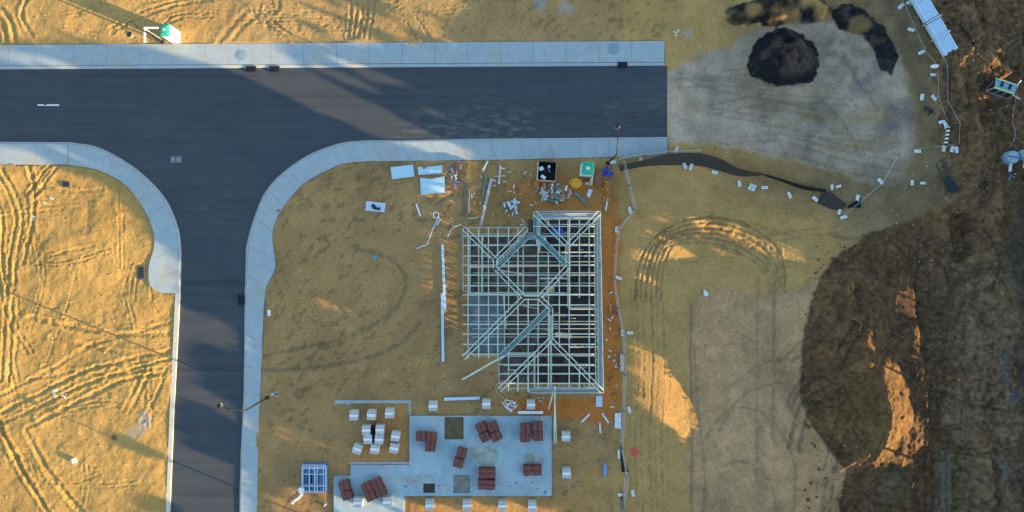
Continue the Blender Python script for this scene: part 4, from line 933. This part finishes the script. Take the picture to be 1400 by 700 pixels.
wire_fence('site_fence','pale wire fence along the south edge of the north road end',[(845,219),(880,213),(912,210),(953,209)], 1.5, 34)
wire_fence('site_fence','thin wire fence running down beside the pipe bundle',[(1216,-15),(1231,10),(1245,42),(1259,74),(1276,92)], .7, 34, cord=True)
wire_fence('site_fence','thin wire fence from the oval block down to the striped barrier',[(1276,103),(1278,134),(1287,165)], .7, 34, cord=True)
wire_fence('site_fence','thin wire fence along the east side of the striped barrier',[(1250,25),(1290,92),(1290,140),(1304,170),(1305,198)], .7, 38, cord=True)
wire_fence('site_fence','double wire rail below the striped barrier',[(1254,204),(1303,198)], .6, 26, cord=True)
wire_fence('site_fence','pale wire fence from the fallen cloth up to the road end',[(1153,292),(1203,250),(1222,215)], .6, 30, m=M_lsteel, cord=True)
# shade cloth fence, sagging outwards
def cloth(label, top, bot, m, zt=1.5, name='shade_cloth'):
    T = smooth_line(top, 5); B_ = smooth_line(bot, 5); n = min(len(T), len(B_)); b = at(*B_[0],0); mb = MB(); nj = 6
    for i in range(n):
        t = i*(len(T)-1)/(n-1); s_ = i*(len(B_)-1)/(n-1)
        for j in range(nj+1):
            f_ = j/nj; pt = T[int(round(t))]; pb = B_[int(round(s_))]; z0 = gz(*pb)+.03; z = z0+(zt)*f_**1.3+.05*math.sin(i*1.3+j); px = pb[0]+(pt[0]-pb[0])*f_; py = pb[1]+(pt[1]-pb[1])*f_
            p = at(px,py,z)-b; mb.v.append(tuple(p))
    for i in range(n-1):
        for j in range(nj): k = i*(nj+1)+j; mb.f.append([k,k+1,k+nj+2,k+nj+1])
    o = mb.build(name, m); o.location = b; md = o.modifiers.new('th','SOLIDIFY'); md.thickness = .01; return tag(o, label, 'shade cloth')
cloth('brown shade cloth fence sagging beside the road end', [(846,226),(880,219),(912,211),(952,209),(985,217),(1010,230),(1046,238)], [(848,234),(880,228),(912,226),(945,226),(975,231),(1010,241),(1046,240)], M_cloth, 1.2)
cloth('black shade cloth strip rolled along the ground east of the brown one', [(1046,238),(1070,245),(1100,254),(1130,259)], [(1046,241),(1070,249),(1098,259),(1128,263)], M_clothb, .5)
cloth('fallen dark shade cloth lying flat beside the fence bend', [(1128,260),(1140,265),(1158,280)], [(1117,277),(1133,285),(1151,288)], M_cloth, .12)
cloth('black cloth flap right of the fallen shade cloth', [(1160,281),(1168,276),(1177,270)], [(1158,284),(1170,284),(1177,284)], M_clothb, .1)
cloth('black cloth bunched along the lower fence', [(850,604),(853,630),(860,645)], [(848,612),(850,640),(850,645)], M_clothb, .2)
cloth('black cloth tied at the bottom end of the fence', [(852,672),(853,685),(854,700)], [(849,674),(849,688),(849,702)], M_clothb, .2)
# concrete feet
def foot_proto():
    e = empty('fence_foot', (0,0,0), 'x', 'fence foot', 'white concrete fence feet')
    MB().box((0,0,.08),(.62,.26,.15)).build('block', M_foot, e, .03)
    mb = MB(); [mb.disc((x_,0,.151),.035,.01,8) for x_ in (-.14,0,.14)]; mb.build('post_holes', M_blockd, e); return e
fp = foot_proto(); ff = True
FEET = [(936,227,110,'leftmost white foot below the brown shade cloth'),(944.5,228,70,'second white foot below the brown shade cloth'),(977,235.5,-15,'white foot tucked at the lower edge of the brown shade cloth'),(1014,237,5,'dim foot lying under the right end of the brown shade cloth'),(1010.5,251,-80,'upright white foot left of the paired feet below the black strip'),
 (1025.5,255,60,'left foot of the close pair below the black cloth strip'),(1030,257,60,'right foot of the close pair below the black cloth strip'),(1045,256.5,0,'level white foot with a dark cap right of the close pair'),(1079,267,-65,'tilted white foot between the close pair and the fallen cloth'),(1114,272,-40,'white foot at the left tip of the fallen shade cloth'),
 (1137,256,90,'left small foot above the fallen shade cloth'),(1146,255,20,'right small foot above the fallen shade cloth'),(1172,271,80,'white foot on the black cloth flap'),(1147,289.5,70,'small white foot at the lower corner of the fallen cloth'),(1153,297,15,'lowest bright white foot, below the fallen cloth'),(1203,248,-50,'white foot at the upper end of the short pale fence'),
 (925,205,70,'white foot on sand at the corner of the footpath end'),(1231,9,45,'white foot on the left side of the pipe bundle top'),(1243,3,30,'large white foot touching the top of the pipe bundle'),(1245,41,-15,'white foot with dark stain, third down the pipe bundle fence'),(1259,72,25,'white foot level with the end of the pipe bundle'),
 (1275,102.5,0,'small white foot just under the oval white block'),(1276,134,-50,'upper white foot above the dark rubber scrap'),(1260,133,80,'upright white foot left of the thin middle fence'),(1287,167,10,'white foot at the top of the striped barrier'),(1292.5,172,-70,'tilted foot adjoining the striped barrier top'),(1289.5,203,85,'white foot at the bottom of the striped barrier'),
 (1254,207,-5,'level white foot at the left end of the double rail'),(1301,204,75,'left foot at the right end of the double rail'),(1307,205,100,'right foot at the right end of the double rail'),(1246.5,250,90,'small left foot west of the black rubber mat'),(1261,250.5,0,'small right foot west of the black rubber mat'),
 (861,455,0,'white foot right of the fence beside the house middle'),(851,455,90,'white clamp foot on the fence line beside the house middle'),(860,560,-75,'white foot right of the fence below the house'),(865,674,100,'white foot right of the fence near the bottom edge'),(849,676,0,'foot on the fence line near the bottom edge'),(846,380,-20,'white foot left of the fence level with the rut curve top'),(861,287,100,'white foot at the outward corner of the zigzag fence'),(843,314,90,'white foot at the inward corner of the zigzag fence'),(838,222,0,'white foot beside the base of the north street lamp'),(876,220,90,'foot on the fence line at the footpath edge')]
for px, py, rz, lb in FEET:
    o = fp if ff else copy_tree(fp); ff = False; o.location = at(px, py, gz(px,py)+.02); o.rotation_euler.z = R(rz); o['label'] = lb+' of the site fence' if 'fence' not in lb else lb
    s_ = .8 if 'small' in lb else 1.0; o.scale = (s_, s_*1.15, 1)
e = empty('oval_block', at(1277,91,gz(1277,91)), 'white oval block at the head of the thin middle fence', 'white block', rz=R(8))
MB().blob((0,0,.12),.45,.22,.14,.03,14,6).build('body', M_white, e, smooth=True)
e = empty('striped_barrier', at(1291,188,gz(1291,188)), 'black and white striped barrier board between two white feet', 'barrier', rz=R(80))
for k in range(9): MB().box(((k-4)*.19,0,.4),(.19,.16,.3)).build('stripe', M_white if k%2 else M_black, e)
MB().box((-.95,0,.2),(.1,.3,.4)).build('foot', M_foot, e); MB().box((.95,0,.2),(.1,.3,.4)).build('foot', M_foot, e)
sheet('paver','white panel leaning on the fence right of the lower eave','panel',[(847.5,483),(852.5,483),(852.5,507),(847.5,507)],.1,.1,mat('pale_panel',(.55,.47,.38)))
sheet('paver','white square panel lying inside the fence below the house','panel',[(840,564),(848.5,564),(848.5,585),(840,585)],.1,.08,M_foot)
sheet('paver','narrow white panel on the fence below the square one','panel',[(844,614),(847,614),(847,626),(844,626)],.1,.08,M_foot)
sheet('red_sheet','small bright red plastic scrap on the sand right of the fence','plastic scrap',[(862,613),(869,611),(873,616),(871,622),(864,622)],.05,.02,M_red)
o = crumple('rubber_scrap','dark rubber scrap left of the thin middle fence','scrap',1271,151,.6,9,M_rubber,.2)
sheet('rubber_mat','black rubber mat lying on the dark dirt','mat',[(1286,244),(1296,240),(1309,259),(1299,265)],.1,.05,M_rubber)
e = empty('wire_crate', at(1291,226,gz(1291,226)), 'thin dark wire frame lying flat above the black rubber mat', 'wire frame', rz=R(35))
mb = MB()
for s_ in (-1,1): mb.bar((-.7,s_*.55,.1),(.7,s_*.55,.1),.05,.04).bar((s_*.7,-.55,.1),(s_*.7,.55,.1),.05,.04)
mb.bar((0,-.55,.1),(0,.55,.1),.05,.04).bar((-.7,0,.1),(.7,0,.1),.05,.04); mb.build('frame', mat('rust',(.07,.055,.045)), e)
crumple('black_scrap','black scrap beside the dark trench near the mat','scrap',1345,252,.5,9,M_clothb,.2)
crumple('blue_scrap','deep blue plastic scrap on the grey strip at far right','scrap',1385,543,.55,9,mat('deep_blue',(.02,.07,.20)),.2)
# pipe bundle
a0 = Vector(at(1242,-14,0)); a1 = Vector(at(1293,74,0)); d = (a1-a0); d.normalize(); ang = math.atan2(d.y, d.x); mid = (a0+a1)/2; g = gz(1272,35)
e = empty('pipe_bundle', (mid.x, mid.y, g), 'long bundle of pale blue pipes in two framed lengths, top right', 'pipes', rz=ang)
Lh = (a1-a0).length/2
for half in (0,1):
    for i in range(6):
        for k in range(3):
            off = rr.uniform(-.1,.1); x0 = -Lh if half == 0 else .25; x1 = -.05 if half == 0 else Lh+off
            if k < 2 and 0 < i < 5: continue
            MB().tube([(x0,(i-2.5)*.235,.2+k*.22),(x1,(i-2.5)*.235,.2+k*.22)], .112, 10).build('pipe', M_pipe, e)
for x_ in (-Lh*.62, .1, Lh*.5): 
    mb = MB().box((x_,0,.79),(.16,1.55,.05)); [mb.box((x_,s_*.77,.42),(.1,.06,.8)) for s_ in (-1,1)]; mb.build('strap_frame', M_lsteel, e)
# site cabin
tp = [at(x_,y_,2.0) for x_,y_ in ((1361.5,107.5),(1391.5,117.5),(1386,128.5),(1359.5,120))]
c = sum(tp, Vector())/4; b = Vector((c.x, c.y, gz(1370,122))); e = empty('site_cabin', b, 'small blue grey roofed cabin with lime green edges, far right', 'cabin')
bt = [at(x_,y_,.1) for x_,y_ in ((1357,104),(1388,116),(1379,135),(1347,124))]
b2 = [p.copy() for p in tp]; sh = Vector((-.55,-.35,0))
btm = [Vector((p.x,p.y,0))+Vector((-.35,-.15,0))*0 for p in tp]
def quad(name, P, m, th=.05):
    mb = MB(); P = [p-b for p in P]; n = (P[1]-P[0]).cross(P[2]-P[0]).normalized()*th; k = len(P); mb.v = [tuple(p) for p in P]+[tuple(p-n) for p in P]
    mb.f = [list(range(k)), list(range(k,2*k))[::-1]]+[[i,(i+1)%k,k+(i+1)%k,k+i] for i in range(k)]; return mb.build(name, m, e)
quad('roof', tp, M_roofb)
lo = [at(x_,y_,.25) for x_,y_ in ((1363,107),(1391.5,117),(1378,134.5),(1347.5,124.5))]
quad('side_window', [tp[3],lo[3],lo[2],tp[2]], M_dark); quad('end_window', [tp[0],lo[0],lo[3],tp[3]], M_dark)
for i in range(4): MB().bar(tp[i]-b, lo[i]-b, .1,.08).build('post', mat('grey_frame',(.30,.30,.34)), e); MB().bar(lo[i]-b, lo[(i+1)%4]-b, .12,.1).build('sill', mat('grey_frame',(.3,.3,.34)), e)
MB().bar(tp[3]-b+Vector((0,0,.05)), tp[2]-b+Vector((0,0,.05)), .12,.1).build('lime_edge', M_lime, e); MB().bar(tp[0]-b+Vector((0,0,.05)), tp[1]-b+Vector((0,0,.05)), .07,.08).build('lime_edge', M_lime, e)
for q in (.35,.65): MB().bar(tp[3].lerp(tp[2],q)-b, lo[3].lerp(lo[2],q)-b, .09,.06).build('mullion', mat('grey_frame',(.3,.3,.34)), e)
for q in (.3,.68):
    p = tp[0].lerp(tp[1],q).lerp(tp[3].lerp(tp[2],q),.4)-b; MB().box((p.x,p.y,p.z+.06),(.25,.5,.08),R(-20)).build('roof_hatch', M_rubber, e)
MB().bar(tp[1]-b+Vector((0,0,-.2)), at(1396,110,1.2)-b, .08,.08).bar(tp[2]-b+Vector((0,0,-.2)), at(1395,136,.4)-b, .07,.07).build('drawbar', M_foot, e)
strip('thin pale hose winding down from the cabin to the pipe drums', [(1390,128),(1386,150),(1384,165),(1388,180),(1386,192),(1380,202)], .1, mat('hose_grey',(.22,.22,.2)), 'hose', 'hose')
# round drums
for px, py, r_, lb in ((1378,216,.62,'round pale blue drum head with a pipe spout, far right'),(1398,212,.55,'pale blue drum cut by the right edge of the picture')):
    g = gz(px,py); e = empty('pipe_drum', at(px,py,g), lb, 'drum', 'blue grey drums at the trench')
    MB().disc((0,0,0), r_, .7).build('drum', mat('drum_blue',(.22,.32,.40)), e); MB().disc((0,0,.7), r_*.9, .05).build('lid', mat('drum_lid',(.30,.42,.50)), e)
    MB().bar((-r_*.8,.1,.79),(r_*.8,-.1,.79),.1,.06).build('crossbar', mat('drum_bar',(.10,.15,.2)), e); MB().tube([(0,-r_*.9,.4),(0.05,-r_-.7,.2)], .14, 10).build('spout', M_foot, e)
crumple('plastic_bundle','grey blue folded plastic below the round drum spout','plastic bundle',1381,240,.5,9,mat('drum_blue',(.22,.32,.40)),.2)
o = stick('cable','dark cable running down the dirt right of the pipe bundle','cable',(1290,2),(1332,62),.1,.08,M_clothb,.05)
# ------------------------------------------------------------------ unseen trees beyond the site, their leaves placed to shape light and shade
LIT = [ # sunny patches on the level ground, in plan (px), share of light
 ([(-900,226),(60,222),(120,238),(160,262),(200,310),(245,365),(252,425),(300,430),(335,458),(335,700),(350,700),(352,1200),(-900,1200)],1),
 ([(400,-900),(640,-900),(640,10),(600,40),(560,60),(400,60)],.72),
 ([(-900,-900),(402,-900),(402,60),(385,60),(400,85),(620,195),(650,218),(630,225),(560,200),(512,190),(310,95),(196,64),(120,57),(-900,-300)],1),
 ([(-900,-400),(110,58),(-900,62)],1),
 ([(-60,62),(20,62),(120,93),(60,99),(-60,70)],.5),([(-60,94),(30,98),(110,150),(60,150),(-60,110)],.3),([(-200,190),(30,190),(75,226),(-200,226)],.9),([(40,190),(100,192),(170,235),(120,225)],.4),
 ([(395,62),(450,62),(700,175),(650,180),(415,95)],.45),([(600,62),(660,62),(600,30),(560,40)],.5),
 ([(850,452),(885,468),(990,562),(990,605),(960,615),(905,580),(868,562),(850,520)],1),
 ([(846,290),(900,288),(960,292),(1040,316),(1050,345),(980,385),(900,398),(846,390)],.62),
 ([(985,425),(1060,425),(1150,470),(1195,520),(1200,560),(1180,600),(1140,614),(1040,572),(985,546)],1),
 ([(1170,380),(1242,370),(1262,600),(1230,600),(1215,480)],.6),([(1200,640),(1240,640),(1240,720),(1190,720)],.6),([(1318,600),(1352,600),(1356,720),(1318,720)],.7),([(1190,535),(1240,545),(1250,670),(1195,660)],.9),([(1030,325),(1090,330),(1100,365),(1050,360)],1),([(1025,425),(1080,430),(1090,460),(1035,455)],1),([(1270,60),(1380,60),(1370,150),(1290,150)],.5),([(1225,0),(1275,40),(1290,90),(1215,30)],.6),([(1255,40),(1305,48),(1295,95),(1255,85)],1),
 ([(960,0),(1060,0),(1050,30),(1000,40)],.5),
 ([(383,390),(400,390),(520,440),(500,442),(380,400)],.6),([(380,405),(410,412),(400,425),(375,420)],.5),([(553,455),(600,478),(590,482),(550,465)],.5),
 ([(350,578),(370,578),(460,602),(440,606),(360,592)],.75),([(430,612),(480,616),(480,624),(440,624)],.6),([(482,634),(492,634),(556,664),(553,669)],.9),([(555,584),(590,596),(700,650),(740,672),(700,672),(560,600)],.25),
 ([(457,655),(480,662),(555,678),(760,682),(820,720),(820,1200),(350,1200),(352,665),(400,660)],.85),
 ([(560,200),(650,205),(650,460),(590,450),(560,380)],.8),
]
SHADE = [[(262,470),(300,476),(335,486),(335,548),(300,536),(275,528),(290,515),(268,500)],[(248,556),(270,552),(335,585),(335,640),(300,622),(262,612),(245,590)],[(150,590),(164,596),(222,620),(220,628),(158,606)],[(250,352),(335,385),(335,430),(300,425),(250,405)],[(250,280),(335,300),(335,385),(250,350)],[(178,680),(205,676),(240,690),(240,705),(180,700)]]
def light_at(px, py):
    x = px.astype(np.float32); y = py.astype(np.float32)+8*vnoise(px,py,11,201).astype(np.float32)+12*vnoise(px,py,26,205).astype(np.float32); wy = np.where(py > 430, 1, .12).astype(np.float32); y = py.astype(np.float32)+(y-py.astype(np.float32))*wy; x = x+10*vnoise(px,py,20,207).astype(np.float32)*wy; L = np.zeros(x.shape, np.float32)
    for p, v in LIT: L = np.maximum(L, np.where(inside(x, y, p), v, 0))
    for p in SHADE: L = np.where(inside(x, y, p), 0, L)
    return L
U0 = -1790.0; NL = 135000
s_px = RS.uniform(-640, 760, NL); hh = RS.uniform(.1, 24, NL); uu = U0 + RS.uniform(-22, 22, NL)
ud = uu + hh/TAN*14
# plan point of the ray's foot: position = -u*SD + s*N with N=(-.377,.926)
fx = -ud*SD[0] - s_px*SD[1]; fy = -ud*SD[1] + s_px*SD[0]
Lt = light_at(fx, fy)
off = (fx < -60) | ((fy < -60) & (fx < 600)) | ((fx < 330) & (fy > 705)); Lt = np.where(off & (Lt < .5), 1, Lt)
keep = RS.rand(NL) > Lt*1.02
keep &= ~((Lt > .2) & (Lt < .95) & (vnoise(s_px*1.0, hh*14, 9, 203) < Lt-.55))
px_ = -uu*SD[0] - s_px*SD[1]; py_ = -uu*SD[1] + s_px*SD[0]
sun_dir = Vector((SD[0], -SD[1], 0))
nb = 14; edges = np.linspace(-640, 760, nb+1)
names = ['tallest','second','third','fourth','fifth','sixth','seventh','eighth','ninth','tenth','eleventh','twelfth','thirteenth','last']
for t in range(nb):
    idx = np.where(keep & (s_px >= edges[t]) & (s_px < edges[t+1]))[0]
    if not len(idx): continue
    sc_ = (edges[t]+edges[t+1])/2; bx = -U0*SD[0]-sc_*SD[1]; by = -U0*SD[1]+sc_*SD[0]; b = Vector(((bx-700)/14, (350-by)/14, 0))
    top = float(np.percentile(hh[idx], 98))
    e = empty('gobo_tree', b, 'unseen light-shaping tree at the %s place from the north in the row beyond the site' % names[t].replace('tallest','first'), 'tree', 'unseen light-shaping trees in the row beyond the site')
    n = len(idx); c = np.stack([(px_[idx]-700)/14-b.x, (350-py_[idx])/14-b.y, hh[idx]], 1)
    nrm = RS.normal(0, .45, (n,3)) + np.array([SD[0], -SD[1], .1]); nrm /= np.linalg.norm(nrm, axis=1)[:,None]
    rv = RS.normal(0,1,(n,3)); a_ = np.cross(nrm, rv); a_ /= np.linalg.norm(a_,axis=1)[:,None]; b_ = np.cross(nrm, a_); r1 = RS.uniform(.21,.43,n)[:,None]; r2 = RS.uniform(.19,.35,n)[:,None]
    V = np.stack([c+a_*r1, c+b_*r2, c-a_*r1, c-b_*r2], 1).reshape(-1,3)
    me = bpy.data.meshes.new('crown'); me.vertices.add(4*n); me.vertices.foreach_set('co', V.ravel().astype(np.float32)); me.loops.add(4*n); me.loops.foreach_set('vertex_index', np.arange(4*n,dtype=np.int32))
    me.polygons.add(n); me.polygons.foreach_set('loop_start', (np.arange(n)*4).astype(np.int32)); me.update(calc_edges=True); me.materials.append(M_leaf)
    o = bpy.data.objects.new('crown', me); COL.objects.link(o); o.parent = e
    MB().tube([(0,0,-.2),(.1,0,top*.3),(0,.1,top*.6)], .2, 8, .07).build('trunk', M_bark, e)
# ------------------------------------------------------------------ light, sky, camera
el = math.atan(TAN); az = math.atan2(SD[0], -SD[1])   # compass-like: angle from +Y towards +X
w = bpy.data.worlds.new('World'); S.world = w; w.use_nodes = True; N = w.node_tree.nodes; L = w.node_tree.links
sky = N.new('ShaderNodeTexSky'); sky.sky_type = 'NISHITA'; sky.sun_disc = False; sky.sun_elevation = el; sky.sun_rotation = az
sky.air_density = 1.0; sky.dust_density = .6; sky.ozone_density = 1.5
L.new(sky.outputs['Color'], N['Background'].inputs['Color']); N['Background'].inputs['Strength'].default_value = .15
ld = bpy.data.lights.new('sun', 'SUN'); ld.energy = 5.0; ld.angle = R(.25); ld.color = (1, .68, .33)
lo_ = bpy.data.objects.new('sun', ld); COL.objects.link(lo_)
v = Vector((SD[0], -SD[1], TAN)).normalized(); lo_.rotation_euler = v.to_track_quat('Z','Y').to_euler()
cd = bpy.data.cameras.new('camera'); co = bpy.data.objects.new('camera', cd); COL.objects.link(co); co.location = (0,0,CH)
cd.sensor_width = 36; cd.lens = 36*CH/100; cd.clip_end = 1500; S.camera = co
S.view_settings.view_transform = 'Standard'; S.view_settings.look = 'None'; S.view_settings.gamma = 1; S.view_settings.exposure = 1.82
S.cycles.max_bounces = 4; S.cycles.diffuse_bounces = 3
